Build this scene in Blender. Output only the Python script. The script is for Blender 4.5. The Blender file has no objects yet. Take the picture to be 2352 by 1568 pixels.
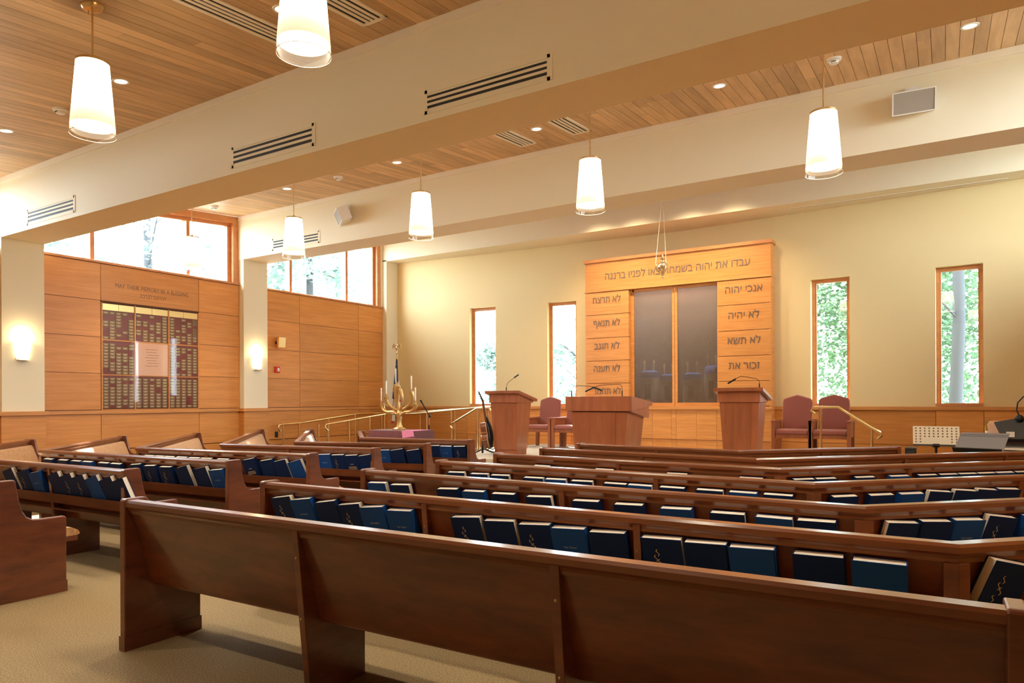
import bpy, bmesh, math, random
from mathutils import Vector, Matrix, geometry
random.seed(7)
S = bpy.context.scene
COL = S.collection
R = math.radians
PI = math.pi

# ------------------------------------------------------------------ camera, sky, sun, exposure
YAW, ROLL, CAMZ = R(31.75), R(0.24), 1.45
cam = bpy.data.cameras.new('camera')
cam.sensor_width = 36.0
cam.lens = 1605.0 / 2352.0 * 36.0
cam.shift_y = 135.1 / 2352.0
cam.clip_start, cam.clip_end = 0.05, 300
cam_o = bpy.data.objects.new('camera', cam); COL.objects.link(cam_o)
_d = Vector((-math.sin(YAW), math.cos(YAW), 0)); _r = Vector((math.cos(YAW), math.sin(YAW), 0)); _u = Vector((0, 0, 1))
_r2 = _r * math.cos(ROLL) - _u * math.sin(ROLL); _u2 = _u * math.cos(ROLL) + _r * math.sin(ROLL)
cam_o.matrix_world = Matrix(((_r2.x, _u2.x, -_d.x, 0), (_r2.y, _u2.y, -_d.y, 0), (_r2.z, _u2.z, -_d.z, CAMZ), (0, 0, 0, 1)))
S.camera = cam_o

W = bpy.data.worlds.new('sky'); S.world = W; W.use_nodes = True
_bg = W.node_tree.nodes['Background']
_bg.inputs[0].default_value = (0.80, 0.91, 1.0, 1); _bg.inputs[1].default_value = 20.0

def light(name, kind, loc, energy, color=(1, 1, 1), aim=None, **kw):
    l = bpy.data.lights.new(name, kind); l.energy = energy; l.color = color
    for k, v in kw.items(): setattr(l, k, v)
    o = bpy.data.objects.new(name, l); COL.objects.link(o); o.location = loc
    if aim is not None: o.rotation_euler = (Vector(aim) - Vector(loc)).to_track_quat('-Z', 'Y').to_euler()
    return o
light('sun', 'SUN', (-20, 28, 32), 26.0, (1, 0.97, 0.92), aim=(0.0, 3.6, 0.6), angle=R(1.0))

def portal(loc, sx, sy, aim):
    o = light('window_portal', 'AREA', loc, 1.0, aim=aim, shape='RECTANGLE', size=sx, size_y=sy)
    o.data.cycles.is_portal = True
portal((-12.66, 7.5, 4.45), 1.25, 3.9, (0, 7.5, 4.45)); portal((-12.66, 11.8, 4.65), 1.6, 3.9, (0, 11.8, 4.65))
portal((2.70, 7.5, 4.45), 1.25, 3.9, (0, 7.5, 4.45)); portal((2.70, 11.8, 4.65), 1.6, 3.9, (0, 11.8, 4.65))
for _x in (-9.73, -7.6, -1.84, 0.21): portal((_x, 14.78, 2.53), 0.72, 2.45, (_x, 0, 2.53))

S.view_settings.view_transform = 'Standard'; S.view_settings.look = 'None'
S.view_settings.gamma = 1.0; S.view_settings.use_curve_mapping = False
S.view_settings.exposure = 0.46
S.cycles.max_bounces = 9; S.cycles.diffuse_bounces = 5; S.cycles.glossy_bounces = 4
S.cycles.transparent_max_bounces = 12; S.cycles.transmission_bounces = 6
S.cycles.sample_clamp_indirect = 6.0
S.cycles.use_denoising = True
S.cycles.caustics_reflective = False; S.cycles.caustics_refractive = False

# ------------------------------------------------------------------ materials
MATS = {}
def newmat(name):
    m = bpy.data.materials.new(name); m.use_nodes = True
    nt = m.node_tree; b = nt.nodes['Principled BSDF']; MATS[name] = m
    return m, nt, b
def mat(name, col, rough=0.5, metal=0.0, coat=0.0, emit=None, es=0.0, sheen=0.0, spec=0.5):
    m, nt, b = newmat(name); b.inputs['Specular IOR Level'].default_value = spec
    b.inputs['Base Color'].default_value = (*col, 1); b.inputs['Roughness'].default_value = rough
    b.inputs['Metallic'].default_value = metal; b.inputs['Coat Weight'].default_value = coat
    if sheen: b.inputs['Sheen Weight'].default_value = sheen
    if emit: b.inputs['Emission Color'].default_value = (*emit, 1); b.inputs['Emission Strength'].default_value = es
    return m
def N(nt, t, **kw):
    n = nt.nodes.new(t)
    for k, v in kw.items(): setattr(n, k, v)
    return n
def wood(name, c1, c2, sc, rough=0.4, coat=0.0, var=0.12, bump=0.03, detail=5, coat_rough=0.15):
    m, nt, b = newmat(name)
    tc = N(nt, 'ShaderNodeTexCoord'); mp = N(nt, 'ShaderNodeMapping'); mp.inputs['Scale'].default_value = sc
    oi = N(nt, 'ShaderNodeObjectInfo'); cx = N(nt, 'ShaderNodeCombineXYZ')
    mu = N(nt, 'ShaderNodeMath', operation='MULTIPLY'); mu.inputs[1].default_value = 40
    nt.links.new(oi.outputs['Random'], mu.inputs[0])
    for i in range(3): nt.links.new(mu.outputs[0], cx.inputs[i])
    nt.links.new(cx.outputs[0], mp.inputs['Location'])
    no = N(nt, 'ShaderNodeTexNoise'); no.inputs['Scale'].default_value = 1.0; no.inputs['Detail'].default_value = detail
    no.inputs['Roughness'].default_value = 0.62; no.inputs['Distortion'].default_value = 0.3
    nt.links.new(tc.outputs['Object'], mp.inputs['Vector']); nt.links.new(mp.outputs[0], no.inputs['Vector'])
    rp = N(nt, 'ShaderNodeValToRGB'); rp.color_ramp.elements[0].position = 0.32; rp.color_ramp.elements[1].position = 0.68
    rp.color_ramp.elements[0].color = (*c1, 1); rp.color_ramp.elements[1].color = (*c2, 1)
    nt.links.new(no.outputs['Fac'], rp.inputs[0])
    hs = N(nt, 'ShaderNodeHueSaturation'); mr = N(nt, 'ShaderNodeMapRange')
    mr.inputs['To Min'].default_value = 1 - var; mr.inputs['To Max'].default_value = 1 + var
    nt.links.new(oi.outputs['Random'], mr.inputs[0]); nt.links.new(mr.outputs[0], hs.inputs['Value'])
    nt.links.new(rp.outputs[0], hs.inputs['Color']); nt.links.new(hs.outputs[0], b.inputs['Base Color'])
    b.inputs['Roughness'].default_value = rough; b.inputs['Coat Weight'].default_value = coat; b.inputs['Coat Roughness'].default_value = coat_rough
    if bump:
        bp = N(nt, 'ShaderNodeBump'); bp.inputs['Strength'].default_value = bump; bp.inputs['Distance'].default_value = 0.01
        nt.links.new(no.outputs['Fac'], bp.inputs['Height']); nt.links.new(bp.outputs[0], b.inputs['Normal'])
    return m
def speck(name, c1, c2, scale, rough=0.9, bump=0.3, dist=0.01, sheen=0.0, sc=(1, 1, 1)):
    m, nt, b = newmat(name)
    tc = N(nt, 'ShaderNodeTexCoord'); mp = N(nt, 'ShaderNodeMapping'); mp.inputs['Scale'].default_value = sc
    no = N(nt, 'ShaderNodeTexNoise'); no.inputs['Scale'].default_value = scale; no.inputs['Detail'].default_value = 3
    nt.links.new(tc.outputs['Object'], mp.inputs[0]); nt.links.new(mp.outputs[0], no.inputs['Vector'])
    rp = N(nt, 'ShaderNodeValToRGB'); rp.color_ramp.elements[0].position = 0.35; rp.color_ramp.elements[1].position = 0.65
    rp.color_ramp.elements[0].color = (*c1, 1); rp.color_ramp.elements[1].color = (*c2, 1)
    nt.links.new(no.outputs['Fac'], rp.inputs[0]); nt.links.new(rp.outputs[0], b.inputs['Base Color'])
    b.inputs['Roughness'].default_value = rough
    if sheen: b.inputs['Sheen Weight'].default_value = sheen
    bp = N(nt, 'ShaderNodeBump'); bp.inputs['Strength'].default_value = bump; bp.inputs['Distance'].default_value = dist
    nt.links.new(no.outputs['Fac'], bp.inputs['Height']); nt.links.new(bp.outputs[0], b.inputs['Normal'])
    return m
wood('panel', (0.55, 0.215, 0.045), (0.70, 0.30, 0.075), (1.2, 1.2, 26), rough=0.42, var=0.10, bump=0.0)
wood('fir', (0.50, 0.20, 0.05), (0.66, 0.30, 0.085), (1.5, 1.5, 30), rough=0.42, var=0.05, bump=0.0)
wood('frame_wood', (0.50, 0.20, 0.07), (0.62, 0.27, 0.10), (3, 3, 9), rough=0.4, var=0.05, bump=0)
wood('plank', (0.48, 0.31, 0.16), (0.69, 0.47, 0.26), (9, 0.8, 9), rough=0.5, var=0.17, bump=0.02)
wood('pew', (0.082, 0.020, 0.007), (0.175, 0.046, 0.015), (2.6, 2.6, 11), rough=0.34, coat=0.5, var=0.06, bump=0.02, coat_rough=0.12)
wood('pew_lit_top', (0.12, 0.034, 0.0105), (0.175, 0.053, 0.016), (2.0, 9.0, 17), rough=0.3, coat=0.6, var=0.05, bump=0.0, coat_rough=0.18)  # lighter copy of the pew wood, with the lit sheen of the rails in its colour
wood('cherry', (0.25, 0.072, 0.026), (0.36, 0.11, 0.042), (9, 9, 1.4), rough=0.38, coat=0.2, var=0.08, bump=0.0)
mat('groove', (0.10, 0.032, 0.010), 0.8)
mat('wall_paint', (0.73, 0.58, 0.305), 0.75)
mat('beam_paint', (0.80, 0.735, 0.56), 0.75)
mat('trim_paint', (0.84, 0.78, 0.66), 0.6)
speck('carpet', (0.15, 0.105, 0.048), (0.36, 0.255, 0.13), 130, 0.95, 0.3, 0.005)
speck('bimah_carpet', (0.42, 0.35, 0.25), (0.56, 0.48, 0.36), 110, 0.95, 0.4, 0.006)
speck('pew_fabric', (0.36, 0.17, 0.06), (0.55, 0.30, 0.12), 60, 0.85, 0.2, 0.004, 0.3, (1, 1, 0.25))
speck('rose_fabric', (0.20, 0.045, 0.028), (0.30, 0.078, 0.050), 240, 0.85, 0.2, 0.003, 0.4)
mat('brass', (0.80, 0.60, 0.32), 0.26, 1.0)
mat('bronze', (0.60, 0.42, 0.18), 0.38, 1.0)
mat('silver_gilt', (0.72, 0.63, 0.42), 0.30, 1.0)
mat('chrome', (0.75, 0.75, 0.77), 0.15, 1.0)
mat('steel', (0.55, 0.52, 0.48), 0.4, 1.0)
mat('black', (0.006, 0.006, 0.0065), 0.5)
mat('black_gloss', (0.006, 0.006, 0.007), 0.15, coat=0.5)
mat('dark_slot', (0.02, 0.022, 0.026), 0.7)
mat('white_plastic', (0.80, 0.78, 0.74), 0.45)
mat('speaker_grey', (0.33, 0.30, 0.26), 0.7)
mat('navy', (0.0035, 0.019, 0.09), 0.6, spec=0.12)
mat('blue', (0.008, 0.062, 0.29), 0.6, spec=0.12)
mat('pages', (0.80, 0.76, 0.68), 0.85)
mat('gilt', (0.70, 0.55, 0.28), 0.4, 0.6)
mat('title_ink', (0.30, 0.36, 0.46), 0.6)
mat('letter_metal', (0.15, 0.12, 0.10), 0.5, 0.3)
mat('letter_dark', (0.20, 0.10, 0.055), 0.6)
mat('gold_plate', (0.82, 0.62, 0.26), 0.3, 0.9)
mat('board_red', (0.17, 0.028, 0.018), 0.35, coat=0.4)
mat('plaque', (0.20, 0.115, 0.052), 0.4, 0.3, coat=0.3)
mat('plaque_text', (0.62, 0.50, 0.28), 0.5)
mat('pink_plate', (0.66, 0.36, 0.22), 0.14, coat=0.7)
mat('maroon_cloth', (0.115, 0.022, 0.028), 0.85, sheen=0.3)
mat('pink_cloth', (0.62, 0.20, 0.36), 0.8)
mat('candle', (0.86, 0.83, 0.76), 0.5)
mat('flag_blue', (0.025, 0.030, 0.13), 0.8); mat('flag_red', (0.50, 0.02, 0.03), 0.8); mat('flag_white', (0.80, 0.78, 0.74), 0.8); mat('flag_gold', (0.75, 0.48, 0.10), 0.7)
mat('torah_cream', (0.86, 0.80, 0.68), 0.85); mat('torah_blue', (0.05, 0.15, 0.55), 0.85); mat('torah_grey', (0.42, 0.34, 0.24), 0.85)
mat('ark_inside', (0.20, 0.15, 0.13), 0.8)
mat('red_plastic', (0.62, 0.03, 0.025), 0.4)
mat('grey_metal', (0.20, 0.20, 0.225), 0.45, 0.3)
mat('perforated', (0.60, 0.54, 0.44), 0.38, 0.6)
mat('yellow', (0.75, 0.45, 0.02), 0.5); mat('green', (0.10, 0.26, 0.08), 0.5)
mat('guitar_side', (0.16, 0.045, 0.02), 0.25, coat=0.6); mat('guitar_top', (0.62, 0.36, 0.12), 0.3, coat=0.5)
mat('bark', (0.045, 0.046, 0.052), 0.9); mat('grass_ground', (0.24, 0.25, 0.22), 0.95)
mat('downlight', (0.9, 0.9, 0.9), 0.5, emit=(1, 0.86, 0.62), es=7.0)
mat('down_trim', (0.85, 0.82, 0.76), 0.35)
mat('sconce_glass', (0.9, 0.85, 0.7), 0.5, emit=(1, 0.80, 0.46), es=5.0)
mat('bulb_disc', (0.9, 0.9, 0.85), 0.5, emit=(1, 0.89, 0.66), es=9.0)
mat('roof', (0.35, 0.33, 0.30), 0.9)

def glass(name, tint, ior=1.45):
    m, nt, b = newmat(name); nt.nodes.remove(b); out = nt.nodes['Material Output']
    tr = N(nt, 'ShaderNodeBsdfTransparent'); tr.inputs[0].default_value = (*tint, 1)
    gl = N(nt, 'ShaderNodeBsdfGlossy'); gl.inputs['Roughness'].default_value = 0.02
    fr = N(nt, 'ShaderNodeFresnel'); ge = N(nt, 'ShaderNodeNewGeometry'); io = N(nt, 'ShaderNodeMapRange')
    io.inputs['To Min'].default_value = ior; io.inputs['To Max'].default_value = 1 / ior      # both faces of the sheet reflect alike
    nt.links.new(ge.outputs['Backfacing'], io.inputs[0]); nt.links.new(io.outputs[0], fr.inputs['IOR'])
    mx = N(nt, 'ShaderNodeMixShader')
    nt.links.new(fr.outputs[0], mx.inputs[0]); nt.links.new(tr.outputs[0], mx.inputs[1]); nt.links.new(gl.outputs[0], mx.inputs[2])
    nt.links.new(mx.outputs[0], out.inputs[0])
    return m
glass('glass', (0.95, 0.98, 0.98))
glass('clear_glass', (0.97, 0.95, 0.90))
glass('board_glass', (0.97, 0.97, 0.97), ior=1.18)
def ark_glass():
    m, nt, b = newmat('ark_glass'); nt.nodes.remove(b); out = nt.nodes['Material Output']
    rf = N(nt, 'ShaderNodeBsdfRefraction'); rf.inputs['Roughness'].default_value = 0.14; rf.inputs['IOR'].default_value = 1.06
    rf.inputs[0].default_value = (0.85, 0.85, 0.88, 1)
    df = N(nt, 'ShaderNodeBsdfDiffuse'); df.inputs[0].default_value = (0.36, 0.26, 0.19, 1)
    gl = N(nt, 'ShaderNodeBsdfGlossy'); gl.inputs['Roughness'].default_value = 0.22; gl.inputs[0].default_value = (0.8, 0.8, 0.8, 1)
    no = N(nt, 'ShaderNodeTexNoise'); no.inputs['Scale'].default_value = 60; tc = N(nt, 'ShaderNodeTexCoord')
    nt.links.new(tc.outputs['Object'], no.inputs['Vector'])
    bp = N(nt, 'ShaderNodeBump'); bp.inputs['Strength'].default_value = 0.25; bp.inputs['Distance'].default_value = 0.01
    nt.links.new(no.outputs['Fac'], bp.inputs['Height'])
    for x in (rf, gl): nt.links.new(bp.outputs[0], x.inputs['Normal'])
    m1 = N(nt, 'ShaderNodeMixShader'); m1.inputs[0].default_value = 0.20
    m2 = N(nt, 'ShaderNodeMixShader'); m2.inputs[0].default_value = 0.10
    nt.links.new(rf.outputs[0], m1.inputs[1]); nt.links.new(df.outputs[0], m1.inputs[2])
    nt.links.new(m1.outputs[0], m2.inputs[1]); nt.links.new(gl.outputs[0], m2.inputs[2]); nt.links.new(m2.outputs[0], out.inputs[0])
ark_glass()
def pendant_glass():                       # the shade glows: brightest by the bulb in its upper half
    m, nt, b = newmat('pendant_glass')
    tc = N(nt, 'ShaderNodeTexCoord'); sx = N(nt, 'ShaderNodeSeparateXYZ'); rp = N(nt, 'ShaderNodeValToRGB')
    mr = N(nt, 'ShaderNodeFloatCurve'); cv = mr.mapping.curves[0]
    cv.points[0].location = (0.0, 0.068); cv.points[1].location = (1.0, 1.0)
    for px_, py_ in ((0.12, 0.075), (0.25, 0.12), (0.42, 0.30), (0.62, 0.95)): cv.points.new(px_, py_)
    mr.mapping.update()
    mu = N(nt, 'ShaderNodeMath', operation='MULTIPLY'); mu.inputs[1].default_value = 8.5; di = N(nt, 'ShaderNodeMath', operation='DIVIDE'); di.inputs[1].default_value = 0.6
    nt.links.new(tc.outputs['Object'], sx.inputs[0]); nt.links.new(sx.outputs['Z'], di.inputs[0]); nt.links.new(di.outputs[0], mr.inputs['Value'])
    nt.links.new(mr.outputs[0], mu.inputs[0]); nt.links.new(mu.outputs[0], b.inputs['Emission Strength'])
    b.inputs['Emission Color'].default_value = (1, 0.86, 0.56, 1); b.inputs['Base Color'].default_value = (0.85, 0.8, 0.7, 1); b.inputs['Roughness'].default_value = 0.3
pendant_glass()
def leafmat(name, col):
    m, nt, b = newmat(name); out = nt.nodes['Material Output']
    b.inputs['Base Color'].default_value = (*col, 1); b.inputs['Roughness'].default_value = 0.6
    tl = N(nt, 'ShaderNodeBsdfTranslucent'); tl.inputs[0].default_value = (col[0] * 1.6, col[1] * 1.4, col[2], 1)
    mx = N(nt, 'ShaderNodeMixShader'); mx.inputs[0].default_value = 0.45
    nt.links.new(b.outputs[0], mx.inputs[1]); nt.links.new(tl.outputs[0], mx.inputs[2]); nt.links.new(mx.outputs[0], out.inputs[0])
leafmat('leaf', (0.11, 0.195, 0.13)); leafmat('leaf_haze', (0.15, 0.225, 0.225)); leafmat('leaf_dark', (0.05, 0.12, 0.06))  # the pale blue leaf colour holds the haze over the distant crowns

# ------------------------------------------------------------------ mesh helpers
class MB:
    def __init__(s, xf=None): s.v = []; s.f = []; s.xf = xf
    def add(s, vs, fs):
        b = len(s.v)
        s.v += [tuple(s.xf(p)) if s.xf else tuple(p) for p in vs]
        s.f += [tuple(b + i for i in f) for f in fs]; return s
    def box(s, x0, x1, y0, y1, z0, z1):
        return s.add([(x0, y0, z0), (x1, y0, z0), (x1, y1, z0), (x0, y1, z0), (x0, y0, z1), (x1, y0, z1), (x1, y1, z1), (x0, y1, z1)],
                     [(0, 3, 2, 1), (4, 5, 6, 7), (0, 1, 5, 4), (1, 2, 6, 5), (2, 3, 7, 6), (3, 0, 4, 7)])
    def rings(s, rs, caps=True, loop=False):
        n = len(rs[0]); vs = [p for r in rs for p in r]; fs = []
        m = len(rs)
        for i in range(m if loop else m - 1):
            j = (i + 1) % m
            for k in range(n): fs.append((i * n + k, i * n + (k + 1) % n, j * n + (k + 1) % n, j * n + k))
        if caps and not loop: fs += [tuple(range(n))[::-1], tuple((m - 1) * n + k for k in range(n))]
        return s.add(vs, fs)
    def prism(s, pts, fn, a, b): return s.rings([[fn(p, a) for p in pts], [fn(p, b) for p in pts]])
    def tube(s, path, r, n=8):
        path = [Vector(p) for p in path]; rs = []; ref = None
        for i, p in enumerate(path):
            t = (path[min(i + 1, len(path) - 1)] - path[max(i - 1, 0)]).normalized()
            if ref is None: ref = Vector((0, 0, 1)) if abs(t.z) < 0.9 else Vector((1, 0, 0))
            a = (ref - t * ref.dot(t)).normalized(); ref = a; b = t.cross(a)
            rr = r[i] if isinstance(r, (list, tuple)) else r
            rs.append([p + a * (rr * math.cos(2 * PI * k / n)) + b * (rr * math.sin(2 * PI * k / n)) for k in range(n)])
        return s.rings(rs)
    def lathe(s, prof, n=24, c=(0, 0, 0), caps=True):
        return s.rings([[(c[0] + r * math.cos(2 * PI * k / n), c[1] + r * math.sin(2 * PI * k / n), c[2] + z) for k in range(n)] for r, z in prof], caps)
    def ball(s, c, r, n=10, m=6):
        return s.lathe([(max(r * math.sin(PI * i / m), 1e-4), -r * math.cos(PI * i / m)) for i in range(m + 1)], n, c)
    def build(s, name, mt, parent=None, smooth=False, bevel=0.0, loc=None):
        me = bpy.data.meshes.new(name); me.from_pydata(s.v, [], s.f)
        bm = bmesh.new(); bm.from_mesh(me); bmesh.ops.recalc_face_normals(bm, faces=bm.faces); bm.to_mesh(me); bm.free()
        if smooth:
            for p in me.polygons: p.use_smooth = True
            try: me.set_sharp_from_angle(angle=R(40))
            except Exception: pass
        me.materials.append(MATS[mt]); return link(name, me, parent, bevel, loc)
def link(name, me, parent=None, bevel=0.0, loc=None):
    o = bpy.data.objects.new(name, me); COL.objects.link(o)
    if parent is not None: o.parent = parent
    if loc is not None: o.location = loc
    if bevel:
        b = o.modifiers.new('bevel', 'BEVEL'); b.width = bevel; b.segments = 2; b.limit_method = 'ANGLE'; b.angle_limit = R(40)
    return o
def B(name, mt, x0, x1, y0, y1, z0, z1, parent=None, bevel=0.0, xf=None, loc=None):
    return MB(xf).box(x0, x1, y0, y1, z0, z1).build(name, mt, parent, bevel=bevel, loc=loc)
def tag(o, label, cat, group=None, kind=None):
    o['label'] = label; o['category'] = cat
    if group: o['group'] = group
    if kind: o['kind'] = kind
    return o
def thing(name, label, cat, loc=(0, 0, 0), rz=0.0, group=None, kind=None):
    o = bpy.data.objects.new(name, None); COL.objects.link(o); o.location = loc; o.rotation_euler = (0, 0, rz); o.empty_display_size = 0.1
    return tag(o, label, cat, group, kind)
def copy_tree(o, parent=None):
    c = o.copy(); COL.objects.link(c); c.parent = parent
    for ch in [x for x in list(o.children)]: copy_tree(ch, c)
    return c
def text_mesh(body, size, ext=0.003, align='CENTER', width=None, hebrew=False):
    cu = bpy.data.curves.new('lettering', 'FONT'); cu.body = body[::-1] if hebrew else body
    cu.size = size; cu.align_x = align; cu.resolution_u = 4; cu.fill_mode = 'NONE'
    t = bpy.data.objects.new('lettering', cu); COL.objects.link(t); bpy.context.view_layer.update()
    me = bpy.data.meshes.new_from_object(t.evaluated_get(bpy.context.evaluated_depsgraph_get()))
    bpy.data.objects.remove(t); bpy.data.curves.remove(cu)
    P = [Vector((v.co.x, v.co.y)) for v in me.vertices]; nxt = {}
    for e in me.edges: nxt.setdefault(e.vertices[0], []).append(e.vertices[1]); nxt.setdefault(e.vertices[1], []).append(e.vertices[0])
    seen = set(); loops = []
    for s in range(len(P)):
        if s in seen or s not in nxt: continue
        lp = [s]; seen.add(s); c = s
        while True:
            f = [n for n in nxt[c] if n not in seen]
            if not f: break
            c = f[0]; seen.add(c); lp.append(c)
        if len(lp) > 2: loops.append([P[i] for i in lp])
    groups = []                                            # loops whose boxes overlap are one glyph
    for lp in loops:
        x0, x1 = min(p.x for p in lp), max(p.x for p in lp)
        for g in groups:
            if x0 < g[1] and x1 > g[0]: g[2].append(lp); g[0] = min(g[0], x0); g[1] = max(g[1], x1); break
        else: groups.append([x0, x1, [lp]])
    def wind(q, ls):
        w = 0
        for lp in ls:
            for a, b in zip(lp, lp[1:] + lp[:1]):
                if (a.y <= q.y) != (b.y <= q.y):
                    x = a.x + (q.y - a.y) * (b.x - a.x) / (b.y - a.y)
                    if x > q.x: w += 1 if b.y > a.y else -1
        return w
    vs, fs = [], []
    for g in groups:
        pts, eds = [], []
        for lp in g[2]:
            b = len(pts); pts += lp; n = len(lp); eds += [(b + i, b + (i + 1) % n) for i in range(n)]
        r = geometry.delaunay_2d_cdt(pts, eds, [], 0, 1e-7)
        b = len(vs); vs += [(p.x, p.y, ext) for p in r[0]]
        for f in r[2]:
            c = sum((r[0][i] for i in f), Vector((0, 0))) / len(f)
            if wind(c, g[2]): fs.append(tuple(b + i for i in f))
        for lp in g[2]:
            b = len(vs); n = len(lp); vs += [(p.x, p.y, ext) for p in lp] + [(p.x, p.y, 0) for p in lp]
            fs += [(b + i, b + (i + 1) % n, b + n + (i + 1) % n, b + n + i) for i in range(n)]
    me = bpy.data.meshes.new('lettering'); me.from_pydata(vs, [], fs)
    xs = [v[0] for v in vs]; w0 = max(xs) - min(xs); cxm = (max(xs) + min(xs)) / 2
    k = (width / w0) if width else 1.0
    for v in me.vertices: v.co.x = (v.co.x - cxm) * k
    return me
def lettering(name, body, mt, mtx, size, parent, width=None, hebrew=False, ext=0.004):      # one object for each word
    me = text_mesh(body, size, ext, width=width, hebrew=hebrew)
    nw = len(body.split()); vs = [tuple(v.co) for v in me.vertices]; fs = [tuple(p.vertices) for p in me.polygons]
    spans = sorted((min(vs[i][0] for i in f), max(vs[i][0] for i in f)) for f in fs); gaps = []; hi = spans[0][1]
    for a, b in spans:
        if a > hi: gaps.append((a - hi, (a + hi) / 2))
        hi = max(hi, b)
    cuts = sorted(g[1] for g in sorted(gaps, reverse=True)[:nw - 1]); bins = [[] for _ in range(nw)]
    for f in fs: bins[sum(1 for c in cuts if vs[f[0]][0] > c)].append(f)
    for fb in bins:
        ids = sorted({i for f in fb for i in f}); mp = {i: j for j, i in enumerate(ids)}
        m2 = bpy.data.meshes.new(name); m2.from_pydata([vs[i] for i in ids], [], [tuple(mp[i] for i in f) for f in fb]); m2.materials.append(MATS[mt])
        o = link(name, m2, parent); o.matrix_local = mtx
    bpy.data.meshes.remove(me)
def frame_mtx(o, x, z):                   # local x -> x, local y -> z, local z -> x cross z
    x = Vector(x).normalized(); z = Vector(z).normalized(); n = x.cross(z)
    return Matrix(((x.x, z.x, n.x, o[0]), (x.y, z.y, n.y, o[1]), (x.z, z.z, n.z, o[2]), (0, 0, 0, 1)))

# ------------------------------------------------------------------ the room
XW, XE = -12.44, 2.50                      # wall faces
BIM = 0.42                                 # platform height
SLOPE = 0.087
def zc(y): return 4.895 + SLOPE * (y - 5.0)

o = MB(); o.box(XW - 0.3, XE + 0.3, -4.0, 15.0, -0.2, 0.0); tag(o.build('floor', 'carpet'), 'tan looped carpet covering the sanctuary floor', 'floor', kind='structure')
o = B('ground', 'grass_ground', -70, 60, -40, 90, -0.6, -0.35); tag(o, 'pale ground outside the windows', 'ground', kind='structure')

def roof_slab():
    m = MB(); y0, y1 = -4.0, 15.6
    m.rings([[(XW - 0.42, y, zc(y) + 0.06), (XE + 1.2, y, zc(y) + 0.06), (XE + 1.2, y, zc(y) + 0.4), (XW - 0.42, y, zc(y) + 0.4)] for y in (y0, y1)])
    tag(m.build('roof_deck', 'roof'), 'flat roof deck with eaves reaching past the clerestory windows', 'roof', kind='structure')
roof_slab()

def ceiling(y0, y1, label, splits):
    root = thing('ceiling', label, 'ceiling', kind='structure')
    m = MB(); m.rings([[(XW, y, zc(y) + 0.02), (XE, y, zc(y) + 0.02), (XE, y, zc(y) + 0.05), (XW, y, zc(y) + 0.05)] for y in (y0, y1)])
    m.build('backing', 'groove', root)
    pw = 0.1285; n = int((XE - XW) / pw)
    for i in range(n):
        x0 = XW + i * pw; x1 = x0 + pw - 0.0045
        cuts = [y0]
        if splits and x0 < 0.5:
            cuts.append(random.uniform(y0 + 0.2 * (y1 - y0), y1 - 0.12 * (y1 - y0)))
        cuts.append(y1)
        for a, b in zip(cuts[:-1], cuts[1:]):
            b2 = b - (0.002 if b != y1 else 0)
            q = MB(); L = b2 - a
            q.rings([[(0, y, SLOPE * y), (x1 - x0, y, SLOPE * y), (x1 - x0, y, SLOPE * y + 0.019), (0, y, SLOPE * y + 0.019)] for y in (0, L)])
            q.build('plank', 'plank', root, loc=(x0, a, zc(a)))
    return root
ceiling(-2.2, 5.0, 'narrow fir plank ceiling sloping over the rear bay of the room', True)
ceiling(5.6, 9.35, 'narrow fir plank ceiling sloping between the two white beams', True)
m = MB(); m.rings([[(XW, y, zc(y)), (XE, y, zc(y)), (XE, y, zc(y) + 0.05), (XW, y, zc(y) + 0.05)] for y in (9.96, 13.71)])
tag(m.build('ceiling', 'plank'), 'hidden ceiling strip behind the second beam before the ark soffit', 'ceiling', kind='structure')

def beam(y0, y1, zb, label):
    root = thing('ceiling_beam', label, 'beam', kind='structure')
    B('beam_body', 'beam_paint', XW - 0.02, XE + 0.02, y0, y1, zb, zc(y1) + 0.06, root)
    B('crown_strip', 'trim_paint', XW, XE, y0 - 0.018, y0, zc(y0) - 0.085, zc(y0) + 0.005, root)
    return root
beam(5.0, 5.6, 3.99, 'wide cream beam nearest the rear pews with three vents')
beam(9.35, 9.96, 4.385, 'cream beam in front of the ark carrying the white loudspeakers')
root = thing('soffit', 'cream dropped soffit running along the top of the ark wall', 'soffit', kind='structure')
B('soffit_body', 'beam_paint', XW, XE, 13.71, 14.9, 5.07, 6.0, root)

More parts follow.
